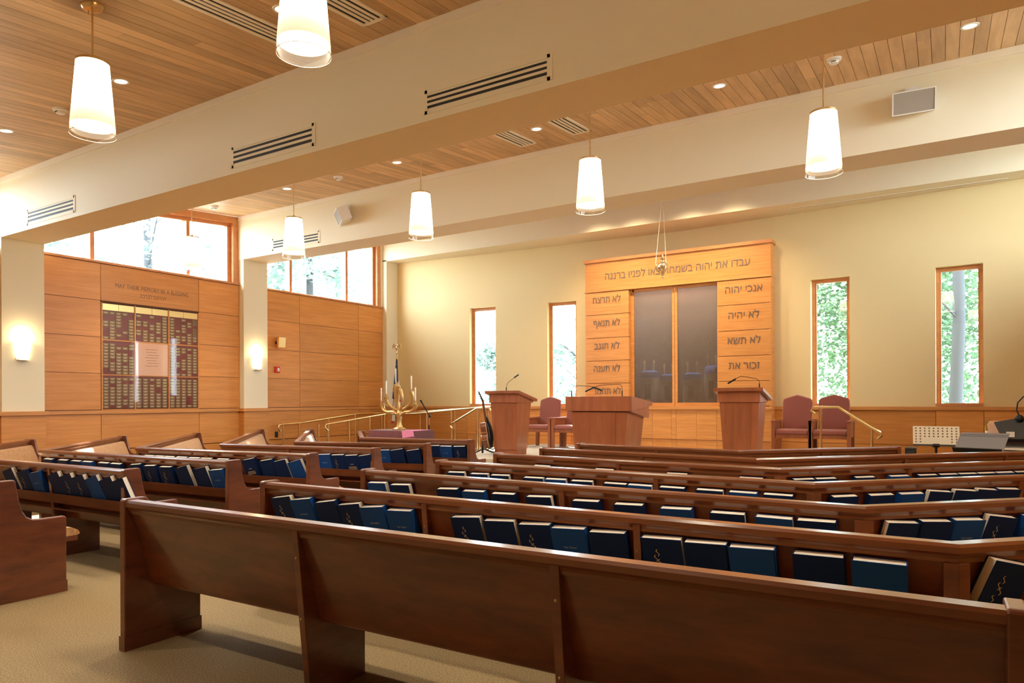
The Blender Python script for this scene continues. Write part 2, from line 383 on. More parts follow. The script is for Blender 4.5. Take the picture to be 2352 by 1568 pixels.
# left wall ---------------------------------------------------------------
RAIL0, RAIL1 = 1.243, 1.308
ROWS = [1.316, 1.946, 2.576, 3.212, 3.852]
SILL0, SILL1 = 3.856, 3.895
def side_wall(name, label, sx):            # sx = +1 left wall (faces +X), -1 right wall
    root = thing(name, label, 'wall', kind='structure')
    def X(a): return (XW + a) if sx > 0 else (XE - a)
    def bx(nm, mt, a0, a1, y0, y1, z0, z1, bev=0.0):
        x0, x1 = sorted((X(a0), X(a1))); return B(nm, mt, x0, x1, y0, y1, z0, z1, root, bev)
    bx('backing', 'groove', -0.30, -0.014, -4.0, 14.9, 0.0, 3.856)
    secs = [[-2.2, -0.4, 1.5, 3.4, 5.0], [5.6, 6.555, 8.429, 9.352], [9.96, 10.95, 12.821, 13.77]]
    for si, sec in enumerate(secs):
        for a, b in zip(sec[:-1], sec[1:]):
            for z0, z1 in [(0.05, 0.613), (0.621, 1.243)] + list(zip(ROWS[:-1], ROWS[1:])):
                if si == 1 and sx > 0 and a > 6 and b < 9 and z1 < 3.3 and z0 > 1.3: continue   # the memorial board fills this bay
                bx('panel', 'panel', -0.014, 0.004, a + 0.004, b - 0.004, z0 + (0 if z0 < 0.1 else 0.004), z1 - 0.004)
        y0, y1 = sec[0], sec[-1]
        bx('chair_rail', 'fir', -0.014, 0.035, y0, y1, RAIL0, RAIL1, 0.004)
        bx('sill_cap', 'frame_wood', -0.16, 0.03, y0, y1, SILL0, SILL1, 0.004)
        bx('window_apron', 'trim_paint', -0.30, -0.16, y0, y1, SILL0, SILL1)
    bx('upper_end', 'beam_paint', -0.30, 0.0, 13.65, 14.9, 3.856, 6.1)
    bx('upper_rear', 'beam_paint', -0.30, 0.0, -4.0, 0.0 if sx > 0 else 5.0, 3.856, 4.9)
    return root
side_wall('wall_left', 'honey wood panelled wall below the clerestory windows with chair rail', 1)
side_wall('wall_right', 'panelled wall opposite the memorial board, out of the picture', -1)

def column(y0, y1, ztop, label, sx=1, p=0.14, kind='structure'):
    root = thing('column', label, 'column', kind='structure')
    def X(a): return (XW + a) if sx > 0 else (XE - a)
    def bx(nm, mt, a0, a1, b0, b1, z0, z1, bev=0.0):
        x0, x1 = sorted((X(a0), X(a1))); return B(nm, mt, x0, x1, b0, b1, z0, z1, root, bev)
    bx('shaft', 'beam_paint', -0.3, p, y0, y1, 1.0, ztop)
    bx('column_base', 'panel', -0.2, p + 0.015, y0 - 0.015, y1 + 0.015, 0.62, RAIL0)
    bx('plinth', 'panel', -0.2, p + 0.015, y0 - 0.015, y1 + 0.015, 0.0, 0.612)
    bx('chair_rail', 'fir', -0.2, p + 0.045, y0 - 0.045, y1 + 0.045, RAIL0, RAIL1, 0.004)
    return root
column(5.0, 5.6, 4.0, 'cream column carrying the beam nearest the rear pews')
column(9.36, 9.955, 4.40, 'cream column between the memorial board and the fire alarm')
column(13.71, 14.75, 5.1, 'shallow cream pier in the corner by the flag')
column(5.0, 5.6, 4.0, 'cream column under the near beam on the piano side', -1)
column(9.36, 9.955, 4.40, 'cream column under the far beam on the piano side', -1)
column(13.71, 14.75, 5.1, 'shallow cream pier in the corner behind the piano', -1)

def clerestory(name, label, y0, y1, mulls, sx, jamb_end):
    root = thing(name, label, 'window', kind='structure')
    def X(a): return (XW + a) if sx > 0 else (XE - a)
    def bar(nm, a0, a1, b0, b1, zb0, zb1, zt0, zt1, mt='frame_wood', bev=0.0):
        m = MB(); xs = (X(a0), X(a1))
        m.rings([[(xs[0], b0, zb0), (xs[1], b0, zb0), (xs[1], b0, zt0), (xs[0], b0, zt0)], [(xs[0], b1, zb1), (xs[1], b1, zb1), (xs[1], b1, zt1), (xs[0], b1, zt1)]])
        return m.build(nm, mt, root, bevel=bev)
    top = lambda y: zc(y) - 0.001
    bar('head', -0.22, -0.015, y0, y1, top(y0) - 0.13, top(y1) - 0.13, top(y0), top(y1))
    bar('inner_head', -0.20, -0.10, y0, y1, top(y0) - 0.20, top(y1) - 0.20, top(y0) - 0.13, top(y1) - 0.13)
    for j0, j1 in ((y1 - 0.13, y1), (y0, y0 + 0.05)) if jamb_end else ((y0, y0 + 0.05), (y1 - 0.05, y1)):
        bar('jamb', -0.22, -0.015, j0, j1, SILL1, SILL1, top(j0) - 0.13, top(j1) - 0.13)
    if jamb_end: bar('inner_jamb', -0.20, -0.10, y1 - 0.21, y1 - 0.13, SILL1, SILL1, top(y1) - 0.2, top(y1) - 0.2)
    for y in mulls: bar('mullion', -0.21, -0.06, y - 0.035, y + 0.035, SILL1, SILL1, top(y) - 0.2, top(y) - 0.2)
    bar('bottom_rail', -0.20, -0.10, y0, y1, SILL1, SILL1, SILL1 + 0.03, SILL1 + 0.03)
    ed = [y0] + mulls + [y1 - (0.2 if jamb_end else 0)]
    for a, b in zip(ed[:-1], ed[1:]): bar('pane', -0.157, -0.150, a, b, SILL1 + 0.03, SILL1 + 0.03, top(a) - 0.19, top(b) - 0.19, 'glass')
clerestory('window_1', 'clerestory window above the memorial board', 5.6, 9.36, [6.45, 8.25], 1, True)
clerestory('window_2', 'clerestory window nearest the flag corner', 9.955, 13.66, [10.76, 12.49], 1, True)
clerestory('window_9', 'clerestory window on the piano side by the near column', 5.6, 9.36, [6.45, 8.25], -1, True)
clerestory('window_3', 'clerestory window on the piano side nearest the ark wall', 9.955, 13.66, [10.76, 12.49], -1, True)
clerestory('window_4', 'clerestory window above the rear pews, out of the picture', 0.0, 5.0, [2.0, 3.6], 1, False)

# back wall: two facets folding behind the ark -----------------------------
PC = Vector((-4.85, 14.70, 0)); FA = R(4.37)
def facet(sgn):                            # t along the wall outwards from the fold, d into the room, z
    u = Vector((sgn * math.cos(FA), -math.sin(FA), 0)); n = Vector((-sgn * math.sin(FA), -math.cos(FA), 0))
    return lambda p: PC + u * p[0] + n * p[1] + Vector((0, 0, p[2]))
WZ0, WZ1 = 1.318, 3.75
wb = thing('wall_back', 'yellow plaster ark wall with wood wainscot and tall slit windows', 'wall', kind='structure')
wn = 5
for sgn, wins, seams, far in ((-1, [(4.51, 5.25), (2.385, 3.12)], [2.02, 2.51, 3.91, 5.32, 6.73, 7.62], 7.62), (1, [(2.67, 3.357), (4.735, 5.43)], [1.99, 3.355, 4.735, 5.435, 7.37], 7.37)):
    F = facet(sgn); ws = sorted(wins); t = -0.05
    for a, b in ws:
        B('plaster', 'wall_paint', t, a, -0.32, 0, 0, 5.2, wb, xf=F)
        B('plaster', 'wall_paint', a, b, -0.32, 0, 0, WZ0, wb, xf=F); B('plaster', 'wall_paint', a, b, -0.32, 0, WZ1, 5.2, wb, xf=F)
        t = b
    B('plaster', 'wall_paint', t, far + 0.3, -0.32, 0, 0, 5.2, wb, xf=F)
    for a, b in zip(seams[:-1], seams[1:]):
        B('panel_backing', 'groove', a, b, 0, 0.006, 0.0, RAIL0, wb, xf=F)
        for z0, z1 in ((0.05, 0.613), (0.621, 1.24)):
            B('panel', 'panel', a + 0.004, b - 0.004, 0.006, 0.024, z0, z1, wb, xf=F)
    B('chair_rail', 'fir', seams[0], far, 0, 0.06, RAIL0, RAIL1, wb, 0.004, xf=F)
    for a, b in ws:
        where = {(-1, 4.51): 'tall slit window nearest the flag corner', (-1, 2.385): 'tall slit window between the standing lectern and the ark',
                 (1, 2.67): 'tall slit window behind the two chairs beside the ark', (1, 4.735): 'tall slit window framing a grey tree trunk'}[(sgn, a)]
        w = thing('window_%d' % wn, where, 'window', kind='structure'); wn += 1
        d0, d1 = -0.19, -0.12; f = 0.05
        B('frame_stile', 'frame_wood', a, a + f, d0, d1, WZ0, WZ1, w, xf=F); B('frame_stile', 'frame_wood', b - f, b, d0, d1, WZ0, WZ1, w, xf=F)
        B('frame_head', 'frame_wood', a + f, b - f, d0, d1, WZ1 - 0.07, WZ1, w, xf=F); B('frame_sill', 'frame_wood', a, b, d0, 0.015, WZ0 - 0.005, WZ0 + 0.05, w, xf=F)
        for q0, q1, z0, z1 in ((a + f, a + f + 0.025, WZ0 + 0.05, WZ1 - 0.07), (b - f - 0.025, b - f, WZ0 + 0.05, WZ1 - 0.07)):
            B('glazing_bead', 'frame_wood', q0, q1, d0, d1 - 0.025, z0, z1, w, xf=F)
        B('pane', 'glass', a + f, b - f, -0.165, -0.159, WZ0 + 0.05, WZ1 - 0.07, w, xf=F)
tag(B('wall_rear', 'wall_paint', XW - 0.3, XE + 0.3, -4.0, -2.2, 0, 5.2), 'plain wall behind the viewer', 'wall', kind='structure')
# platform, steps, ramp ----------------------------------------------------
bm_ = thing('platform', 'raised carpeted platform in front of the ark', 'platform', kind='structure')
B('platform_top', 'bimah_carpet', -8.15, -1.15, 10.2, 14.75, 0, BIM, bm_)
for sgn, xe in ((-1, -8.15), (1, -1.15)):
    st = thing('steps', 'low carpeted steps rising to the platform beside the %s' % ('guitar' if sgn < 0 else 'music stands'), 'steps', kind='structure')
    for i, h in ((0, 0.28), (1, 0.14)):
        a, b = sorted((xe + sgn * 0.3 * i, xe + sgn * 0.3 * (i + 1)))
        B('step', 'carpet', a, b, 10.6, 11.95, 0, h, st)
rp = thing('ramp', 'carpeted access ramp climbing round the flag corner to the platform', 'ramp', kind='structure')
MB().rings([[(-12.4, y, 0.001), (-11.15, y, 0.001), (-11.15, y, z), (-12.4, y, z)] for y, z in ((10.2, 0.005), (12.5, 0.2))]).build('ramp_run', 'carpet', rp)
B('landing', 'carpet', -12.4, -11.15, 12.5, 14.1, 0, 0.2, rp)
MB().rings([[(x, 12.6, 0.001), (x, 14.1, 0.001), (x, 14.1, z), (x, 12.6, z)] for x, z in ((-11.15, 0.2), (-8.16, BIM - 0.002))]).build('ramp_run', 'carpet', rp)

# ------------------------------------------------------------------ pews
def row_y(k): return 2.275 + 1.003 * k
RB = {1: (0.049, 3.256), 2: (-0.359, 4.151), 3: (-0.756, 5.156), 4: (-1.161, 6.127), 5: (-1.555, 7.011), 6: (-1.981, 8.036)}
RE = {1: 2.5, 2: 3.0, 3: 3.5, 4: 4.0, 5: 4.2, 6: 2.12}          # length of the angled wing
LB = {1: (-9.75, 3.20), 2: (-9.276, 4.151), 3: (-8.727, 5.021), 4: (-8.406, 6.007), 5: (-7.907, 6.85), 6: (-7.84, 8.11)}
LE = {1: (-11.94, 5.156), 2: (-11.70, 6.432), 3: (-11.551, 7.702), 4: (-11.842, 9.324), 5: (-10.982, 9.86), 6: (-9.458, 9.727)}
CAPP = [(-0.005, 0.840), (-0.005, 0.864), (0.003, 0.877), (0.064, 0.877), (0.072, 0.864), (0.072, 0.840), (0.060, 0.828), (0.060, 0.800), (0.014, 0.800), (0.014, 0.815), (0.006, 0.828)]
BOARD = [(0.022, 0.822), (0.045, 0.822), (0.175, 0.37), (0.152, 0.37)]
CUSH = [(0.048, 0.795), (0.085, 0.795), (0.105, 0.775), (0.205, 0.50), (0.205, 0.47), (0.150, 0.46)]
SEAT = [(0.160, 0.36), (0.160, 0.395), (0.585, 0.41), (0.585, 0.37)]
SEATC = [(0.165, 0.40), (0.17, 0.455), (0.45, 0.482), (0.54, 0.472), (0.59, 0.445), (0.60, 0.418), (0.58, 0.41)]
LEDGE = [(0.022, 0.535), (0.022, 0.548), (0.104, 0.548), (0.106, 0.535)]
RETAIN = [(0.016, 0.520), (-0.006, 0.608), (0.004, 0.610), (0.026, 0.522)]
STRIP = [(0.030, 0.455), (0.030, 0.468), (0.122, 0.468), (0.126, 0.455)]
END = [(-0.012, 0), (-0.012, 0.872), (-0.004, 0.885), (0.124, 0.885), (0.133, 0.872), (0.158, 0.72), (0.178, 0.65), (0.205, 0.605), (0.245, 0.582), (0.29, 0.577), (0.468, 0.577), (0.478, 0.565), (0.478, 0)]
SUPP = [(0.0, 0.835), (0.085, 0.0), (0.46, 0.0), (0.46, 0.37), (0.172, 0.372), (0.045, 0.815)]
class Path:
    def __init__(s, pts, side):
        s.p = [Vector((x, y, 0)) for x, y in pts]; s.side = side
        s.d = [(b - a).normalized() for a, b in zip(s.p[:-1], s.p[1:])]
        s.n = [Vector((-d.y, d.x, 0)) * side for d in s.d]; s.base = s.p[0]
    def off(s, i, u, z):
        if i == 0: q = s.p[0] + s.n[0] * u
        elif i == len(s.p) - 1: q = s.p[-1] + s.n[-1] * u
        else:
            h = (s.n[i - 1] + s.n[i]).normalized(); q = s.p[i] + h * (u / h.dot(s.n[i]))
        return q - s.base + Vector((0, 0, z))
    def sweep(s, prof): return MB().rings([[s.off(i, u, z) for u, z in prof] for i in range(len(s.p))])
    def slab(s, prof, seg, t0, t1):          # profile extruded along segment seg from t0 to t1
        o = s.p[seg] - s.base; d, n = s.d[seg], s.n[seg]
        return MB().prism(prof, lambda q, t: o + d * t + n * q[0] + Vector((0, 0, q[1])), t0, t1)
ROWN = {0: 'back', 1: 'sixth', 2: 'fifth', 3: 'fourth', 4: 'third', 5: 'second', 6: 'front'}
SIDE = {'R': 'piano side', 'L': 'memorial board side'}
PATHS = {}
def pew(block, k, pts, supports, rack=True):
    P = Path(pts, 1 if block == 'R' else -1); PATHS[(block, k)] = P
    bent = len(pts) > 2
    lab = 'dark cherry pew, %s row on the %s%s' % (ROWN[k], SIDE[block], ', bent with an angled wing' if bent else ', straight with a bare back')
    r = thing('pew', lab, 'pew', P.base, group='pews on the ' + SIDE[block])
    P.sweep(CAPP).build('top_rail', 'pew_lit_top', r)
    P.sweep(BOARD).build('back_board', 'pew', r)
    P.sweep(CUSH).build('back_cushion', 'pew_fabric', r); P.sweep(SEAT).build('seat_board', 'pew', r); P.sweep(SEATC).build('seat_cushion', 'pew_fabric', r)
    if rack:
        P.sweep(LEDGE).build('rack_ledge', 'pew', r); P.sweep(RETAIN).build('rack_rail', 'pew', r); P.sweep(STRIP).build('lower_strip', 'pew', r)
    last = len(P.d) - 1; L = (P.p[-1] - P.p[-2]).length
    for seg, t0, t1 in ((0, -0.05, 0.0), (last, L, L + 0.05)):
        e = P.slab(END, seg, t0, t1).build('end_panel', 'pew', r, bevel=0.007)
        P.slab([(-0.016, 0), (-0.016, 0.085), (0.482, 0.085), (0.482, 0)], seg, t0 - 0.004, t1 + 0.004).build('plinth', 'pew', e)
    for seg, t in supports:
        s_ = P.slab(SUPP, seg, t - 0.02, t + 0.02).build('support_panel', 'pew', r, bevel=0.003)
        if k < 3:
            for z in (0.70, 0.40):
                q = P.p[seg] - P.base + P.d[seg] * t + P.n[seg] * (0.0 + (0.835 - z) * 0.102 - 0.001) + Vector((0, 0, z))
                MB().ball(q, 0.007, 8, 4).build('screw', 'bronze', s_)
    if bent:
        h = (P.n[0] + P.n[1]).normalized(); c = P.p[1] - P.base
        poly = [c - P.d[0] * 0.055 + P.n[0] * 0.004, c + h * 0.004, c + P.d[1] * 0.055 + P.n[1] * 0.004, c + P.d[1] * 0.055 + P.n[1] * 0.16, c + h * 0.17, c - P.d[0] * 0.055 + P.n[0] * 0.16]
        MB().rings([[p + Vector((0, 0, z)) for p in poly] for z in (0.0, 0.80)]).build('corner_post', 'pew', r, bevel=0.003)
    return r
pew('R', 0, [(-4.05, 2.275), (0.14, 2.305)], [(0, 1.41), (0, 2.81)], rack=False)
for k in range(1, 7):
    b = RB[k]; e = (b[0] + RE[k] * math.cos(R(45)), b[1] + RE[k] * math.sin(R(45)))
    sup = {1: [(0, 1.43), (0, 2.78)], 2: [(0, 1.86), (1, 1.6)], 3: [(0, 2.17), (1, 1.76)], 4: [(0, 1.42), (1, 1.28), (1, 2.7)], 5: [(0, 1.3), (1, 1.73), (1, 3.0)], 6: [(0, 1.1), (1, 1.1)]}[k]
    pew('R', k, [(-4.08, row_y(k)), b, e], sup)
pew('L', 0, [(-5.80, 2.29), (-9.4, 2.29)], [(0, 1.2), (0, 2.4)], rack=False)
for k in range(1, 7):
    sup = {1: [(0, 1.19), (0, 2.5)], 2: [(0, 1.76), (1, 1.6)], 3: [(0, 1.56), (1, 1.8)], 4: [(0, 1.32), (1, 2.2)], 5: [(0, 1.26), (1, 2.0)], 6: [(0, 1.0)]}[k]
    pew('L', k, [(-5.90, row_y(k)), LB[k], LE[k]], sup)

# ------------------------------------------------------------------ books
BKW, BKH, BKT = 0.203, 0.236, 0.046
def swirl(mirror=1):
    m = MB()
    for dx, dz, s in ((0.012, 0.105, 0.7), (0.0, 0.075, 0.7), (0.018, 0.055, 0.7), (-0.002, 0.022, 0.6)):
        pts = [(mirror * (dx + 0.007 * math.sin(i / 8 * 2 * PI)), -0.0012, dz + s * 0.05 * i / 8) for i in range(9)]
        for i in range(8):
            a, b = pts[i], pts[i + 1]; w = 0.0022
            m.add([(a[0] - w, a[1], a[2]), (a[0] + w, a[1], a[2]), (b[0] + w, b[1], b[2]), (b[0] - w, b[1], b[2])], [(0, 1, 2, 3)])
    return m
def book_proto(kind, spine_left):
    w, h, t = BKW, BKH, BKT; c = 0.003; cm = 'blue' if kind in 'tb' else 'navy'
    r = thing('book', 'x', 'book')
    m = MB(); m.box(-w / 2, w / 2, 0, c, 0, h); m.box(-w / 2, w / 2, t - c, t, 0, h)
    if spine_left: m.box(-w / 2 - 0.002, -w / 2 + c, 0, t, 0, h)
    else: m.box(w / 2 - c, w / 2 + 0.002, 0, t, 0, h)
    m.build('cover', cm, r)
    x0, x1 = (-w / 2 + c, w / 2 - 0.006) if spine_left else (-w / 2 + 0.006, w / 2 - c)
    B('pages', 'pages', x0, x1, c, t - c, 0.004, h - 0.003, r)
    if kind == 'e': swirl().build('emblem', 'gilt', r, loc=(-0.035, 0, 0.04))
    if kind == 't': lettering('title', 'THE TORAH', 'title_ink', frame_mtx((0, -0.0008, 0.125), (1, 0, 0), (0, 0, 1)), 0.014, r, width=0.075, ext=0.0004)
    if kind == 's':
        for z, wd in ((0.12, 0.05), (0.085, 0.11), (0.07, 0.13), (0.055, 0.12)): B('gilt_line', 'gilt', -wd / 2, wd / 2, -0.0009, 0.0, z, z + 0.006, r)
    return r
PROTO = {}
LOOK = {'e': 'navy book with gilt swirl', 'n': 'plain dark navy book', 't': 'mid blue book with small title', 'b': 'plain mid blue book', 's': 'navy book with gilt lettering'}
ORD = ['first', 'second', 'third', 'fourth', 'fifth', 'sixth', 'seventh', 'eighth', 'ninth', 'tenth', 'eleventh', 'twelfth', 'thirteenth', 'fourteenth', 'fifteenth', 'sixteenth', 'seventeenth']
BOOKS = [
    ('L',1,0,0.035,'n',14), ('L',1,0,0.215,'n',16), ('L',1,0,0.432,'b',16), ('L',1,0,0.646,'e',12), ('L',1,0,0.853,'e',14), ('L',1,0,1.064,'n',16),
    ('L',1,0,1.411,'t',8), ('L',1,0,1.633,'e',10), ('L',1,0,1.909,'n',14), ('L',2,0,0.127,'t',6), ('L',2,0,0.365,'n',12), ('L',2,0,0.652,'n',12),
    ('L',2,0,0.913,'e',2), ('L',2,0,1.179,'e',3), ('L',2,0,1.424,'n',5), ('L',2,0,1.777,'n',0), ('L',2,0,2.010,'n',0), ('L',2,0,2.326,'b',0),
    ('L',2,0,2.553,'n',0), ('L',2,0,2.819,'n',0), ('L',2,0,3.131,'n',0), ('L',3,0,0.158,'b',15), ('L',3,0,0.382,'n',12), ('L',3,0,0.585,'n',9),
    ('L',3,0,0.857,'s',10), ('L',3,0,1.266,'n',0), ('L',3,0,1.545,'n',0), ('L',3,0,1.750,'n',0), ('L',3,0,1.971,'b',0), ('L',3,0,2.197,'n',0),
    ('L',3,0,2.384,'n',0), ('L',3,0,2.563,'n',0), ('L',4,0,0.095,'n',9), ('L',4,0,0.293,'s',4), ('L',4,0,0.500,'e',3), ('L',4,0,0.713,'t',3),
    ('L',5,0,0.159,'n',9), ('L',5,0,0.401,'n',9), ('L',5,0,0.605,'t',2), ('L',6,0,0.132,'e',2), ('L',6,0,0.360,'t',0), ('L',6,0,0.568,'n',2),
    ('R',1,0,0.186,'e',9), ('R',1,0,0.383,'t',8), ('R',1,0,0.616,'n',9), ('R',1,0,0.830,'e',8), ('R',1,0,1.028,'t',6), ('R',1,0,1.254,'t',3),
    ('R',1,0,1.754,'e',5), ('R',1,0,1.981,'n',4), ('R',1,0,2.204,'e',4), ('R',1,0,2.408,'t',3), ('R',1,0,2.629,'n',3), ('R',1,0,2.915,'e',2),
    ('R',1,0,3.127,'n',2), ('R',1,0,3.337,'b',2), ('R',1,0,3.617,'n',1), ('R',1,0,3.848,'b',0), ('R',1,1,0.239,'e',-13), ('R',2,0,0.145,'b',3),
    ('R',2,0,0.399,'n',3), ('R',2,0,0.883,'n',3), ('R',2,0,1.128,'b',2), ('R',2,0,1.393,'n',2), ('R',2,0,1.693,'n',3), ('R',2,0,2.056,'n',2),
    ('R',2,0,2.363,'n',2), ('R',2,0,2.677,'b',2), ('R',2,0,2.994,'n',1), ('R',2,0,3.258,'b',0), ('R',2,0,3.480,'n',1), ('R',2,1,0.223,'n',-4),
    ('R',2,1,0.436,'n',-3), ('R',2,1,0.653,'t',-2), ('R',2,1,0.878,'e',-8), ('R',2,1,1.131,'b',-2), ('R',3,0,0.209,'n',2), ('R',3,0,0.475,'n',2),
    ('R',3,0,0.705,'n',2), ('R',3,0,1.061,'n',1), ('R',3,0,1.281,'b',1), ('R',3,0,1.531,'n',1), ('R',3,0,1.832,'n',0), ('R',3,0,2.046,'b',0),
    ('R',3,0,2.309,'n',0), ('R',3,0,2.601,'n',0), ('R',3,0,2.843,'b',0), ('R',3,0,3.086,'n',0), ('R',3,1,0.229,'n',0), ('R',3,1,0.526,'n',0),
    ('R',3,1,0.776,'b',0), ('R',3,1,1.017,'n',-5), ('R',3,1,1.236,'n',-5), ('R',3,1,1.437,'n',-5), ('R',3,1,1.621,'n',-3), ('R',4,0,0.576,'n',0),
    ('R',4,0,1.286,'n',0), ('R',4,0,2.020,'n',0), ('R',4,0,2.679,'b',0), ('R',4,1,0.213,'n',0), ('R',4,1,0.427,'n',0), ('R',4,1,0.809,'n',0),
    ('R',4,1,1.159,'b',0), ('R',4,1,1.453,'n',0), ('R',4,1,1.675,'n',0), ('R',4,1,1.881,'n',0), ('R',4,1,2.086,'n',0), ('R',4,1,2.289,'b',0),
    ('R',4,1,2.505,'n',0),
]
count = {}
for block, k, seg, t, kind, lean in BOOKS:
    P = PATHS[(block, k)]; key = (kind, (block == 'R' and seg == 1 and lean > -4) or (block == 'L' and lean > 11) or (block == 'R' and seg == 0 and int(t * 97) % 2 == 0))
    if key not in PROTO: PROTO[key] = book_proto(*key); o = PROTO[key]
    else: o = copy_tree(PROTO[key])
    i = count.get((block, k, seg), 0); count[(block, k, seg)] = i + 1
    d, n = P.d[seg], P.n[seg]; xax = d * P.side                       # image-right when seen from behind the pew
    base = P.p[seg] + d * t
    a = R(lean); tilt = 0.285                                          # top leans a little back over the rail
    up0 = (Vector((0, 0, 1)) - n * tilt).normalized()
    up = (up0 * math.cos(a) - xax * math.sin(a)).normalized(); x = (xax * math.cos(a) + up0 * math.sin(a)).normalized()
    y = up.cross(x)
    top = base - n * 0.030 + Vector((0, 0, 0.549 + BKH * 0.985))       # where the middle of the top front edge stands
    org = top - up * BKH
    low = min((org + x * sx * BKW / 2).z for sx in (-1, 1)); org = org + Vector((0, 0, 0.5495 - low))
    o.matrix_world = Matrix(((x.x, y.x, up.x, org.x), (x.y, y.y, up.y, org.y), (x.z, y.z, up.z, org.z), (0, 0, 0, 1)))
    o['label'] = '%s, %s %s, %s pew row, %s' % (LOOK[kind], ORD[i], 'from the aisle' if seg == 0 else 'past the bend', ROWN[k], SIDE[block])
    o['group'] = 'books in the pew racks'

# ------------------------------------------------------------------ the ark
AY = 14.25
ark = thing('ark', 'tall honey wood ark cabinet with Hebrew inscriptions and frosted glass doors', 'ark', (-4.865, AY, BIM))
def AB(nm, mt, x0, x1, d0, d1, z0, z1, parent=None, bev=0.0):      # x in world, d from the front plane into the wall, z in world
    return B(nm, mt, x0 + 4.865, x1 + 4.865, d0, d1, z0 - BIM, z1 - BIM, parent or ark, bev)
AL, AR = -6.865, -2.865
AB('carcass', 'groove', AL + 0.03, AR - 0.03, 0.13, 0.30, BIM, 1.24)
AB('side_panel', 'fir', AL - 0.004, AL + 0.04, 0.012, 0.36, BIM, 4.50); AB('side_panel', 'fir', AR - 0.04, AR + 0.004, 0.012, 0.36, BIM, 4.50)
AB('back_panel', 'ark_inside', AL + 0.05, AR - 0.05, 0.34, 0.36, BIM, 4.50)
AB('lintel', 'fir', AL, AR, 0.0, 0.34, 3.875, 4.505)
AB('lintel_moulding', 'fir', AL - 0.015, AR + 0.015, -0.02, 0.34, 3.848, 3.875, bev=0.004)
AB('cornice', 'frame_wood', AL - 0.03, AR + 0.03, -0.04, 0.34, 4.505, 4.575, bev=0.005)
AB('counter_rail', 'fir', AL - 0.012, AR + 0.012, -0.03, 0.33, RAIL0, RAIL1, bev=0.004)
AZ = [1.318, 1.818, 2.318, 2.825, 3.341, 3.845]
for x0, x1, words in ((AL, -5.828, ['לא תחמד', 'לא תענה', 'לא תגנב', 'לא תנאף', 'לא תרצח']), (-3.912, AR, ['כבד את', 'זכור את', 'לא תשא', 'לא יהיה', 'אנכי יהוה'])):
    AB('pillar_core', 'groove', x0 + 0.02, x1 - 0.02, 0.02, 0.33, 1.308, 3.848)
    for i in range(5):
        p_ = AB('panel', 'fir', x0, x1, 0.0, 0.10, AZ[i] + 0.005, AZ[i + 1] - 0.005, bev=0.003)
        wd = {'לא תחמד': 0.66, 'לא תענה': 0.63, 'לא תגנב': 0.60, 'לא תנאף': 0.63, 'לא תרצח': 0.66, 'אנכי יהוה': 0.72, 'לא יהיה': 0.60, 'לא תשא': 0.64, 'זכור את': 0.60, 'כבד את': 0.58}[words[i]]
        zz = AZ[i] + (0.26 if x0 < -6 else 0.24)
        lettering('inscription', words[i], 'letter_metal', frame_mtx(((x0 + x1) / 2 + 4.865, -0.004, zz - BIM), (1, 0, 0), (0, 0, 1)), 0.215, p_, width=wd, hebrew=True)
lettering('inscription', 'עבדו את יהוה בשמחה באו לפניו ברננה', 'letter_metal', frame_mtx((-4.82 + 4.865, -0.004, 4.11 - BIM), (1, 0, 0), (0, 0, 1)), 0.225, ark, width=3.12, hebrew=True)
ax = [AL, -6.33, -5.83, -5.30, -4.88, -4.775, -4.35, -3.935, -3.40, AR]
for a, b in zip(ax[:-1], ax[1:]):
    AB('base_panel', 'fir', a + (0.002 if a > AL else 0), b - 0.002, 0.0, 0.13, 0.625, RAIL0 - 0.002)
    AB('toe_panel', 'fir', a + (0.002 if a > AL else 0), b - 0.002, 0.02, 0.13, BIM, 0.617)
for x0, x1 in ((-5.828, -4.838), (-4.830, -3.912)):
    dr = AB('door', 'fir', x0, x0 + 0.085 if x0 < -5 else x0 + 0.055, 0.09, 0.14, 1.308, 3.848, bev=0.003)
    sx1 = (x1 - 0.05) if x0 < -5 else (x1 - 0.03)
    AB('door_stile', 'fir', sx1, x1, 0.09, 0.14, 1.308, 3.848, dr); AB('door_rail', 'fir', x0 + 0.05, sx1, 0.09, 0.14, 3.79, 3.848, dr); AB('door_rail', 'fir', x0 + 0.05, sx1, 0.09, 0.14, 1.308, 1.385, dr)
    AB('frosted_pane', 'ark_glass', x0 + 0.05, sx1, 0.112, 0.118, 1.38, 3.795, dr)
def scroll(x, h, w, blue, i):
    r = thing('torah_scroll', ['cream torah mantle with blue band, %s behind the frosted ark doors' % s for s in ('first', 'second', 'third', 'fourth')][i], 'torah scroll', (x, 14.475, 1.309), group='torah scrolls inside the ark')
    n = 16; ring = lambda rx, ry, z: [(rx * math.cos(2 * PI * k / n), ry * math.sin(2 * PI * k / n), z) for k in range(n)]
    MB().rings([ring(w / 2, 0.10, 0), ring(w / 2 * 0.97, 0.10, h * 0.7)]).build('mantle', 'torah_cream', r, True)
    MB().rings([ring(w / 2 * 0.98, 0.102, h * 0.7), ring(w / 2 * 0.92, 0.095, h * 0.84), ring(w * 0.3, 0.06, h * 0.88)]).build('blue_band', blue, r, True)
    for sx in (-1, 1): MB().lathe([(0.018, 0), (0.018, 0.16), (0.03, 0.18), (0.026, 0.22), (0.006, 0.25)], 10, (sx * w * 0.24, 0, h * 0.86)).build('finial', 'silver_gilt', r, True)
    MB().rings([ring(w / 2 * 0.7, 0.106, h * 0.18), ring(w / 2 * 0.72, 0.106, h * 0.55)]).build('shield', 'torah_grey', r, True)
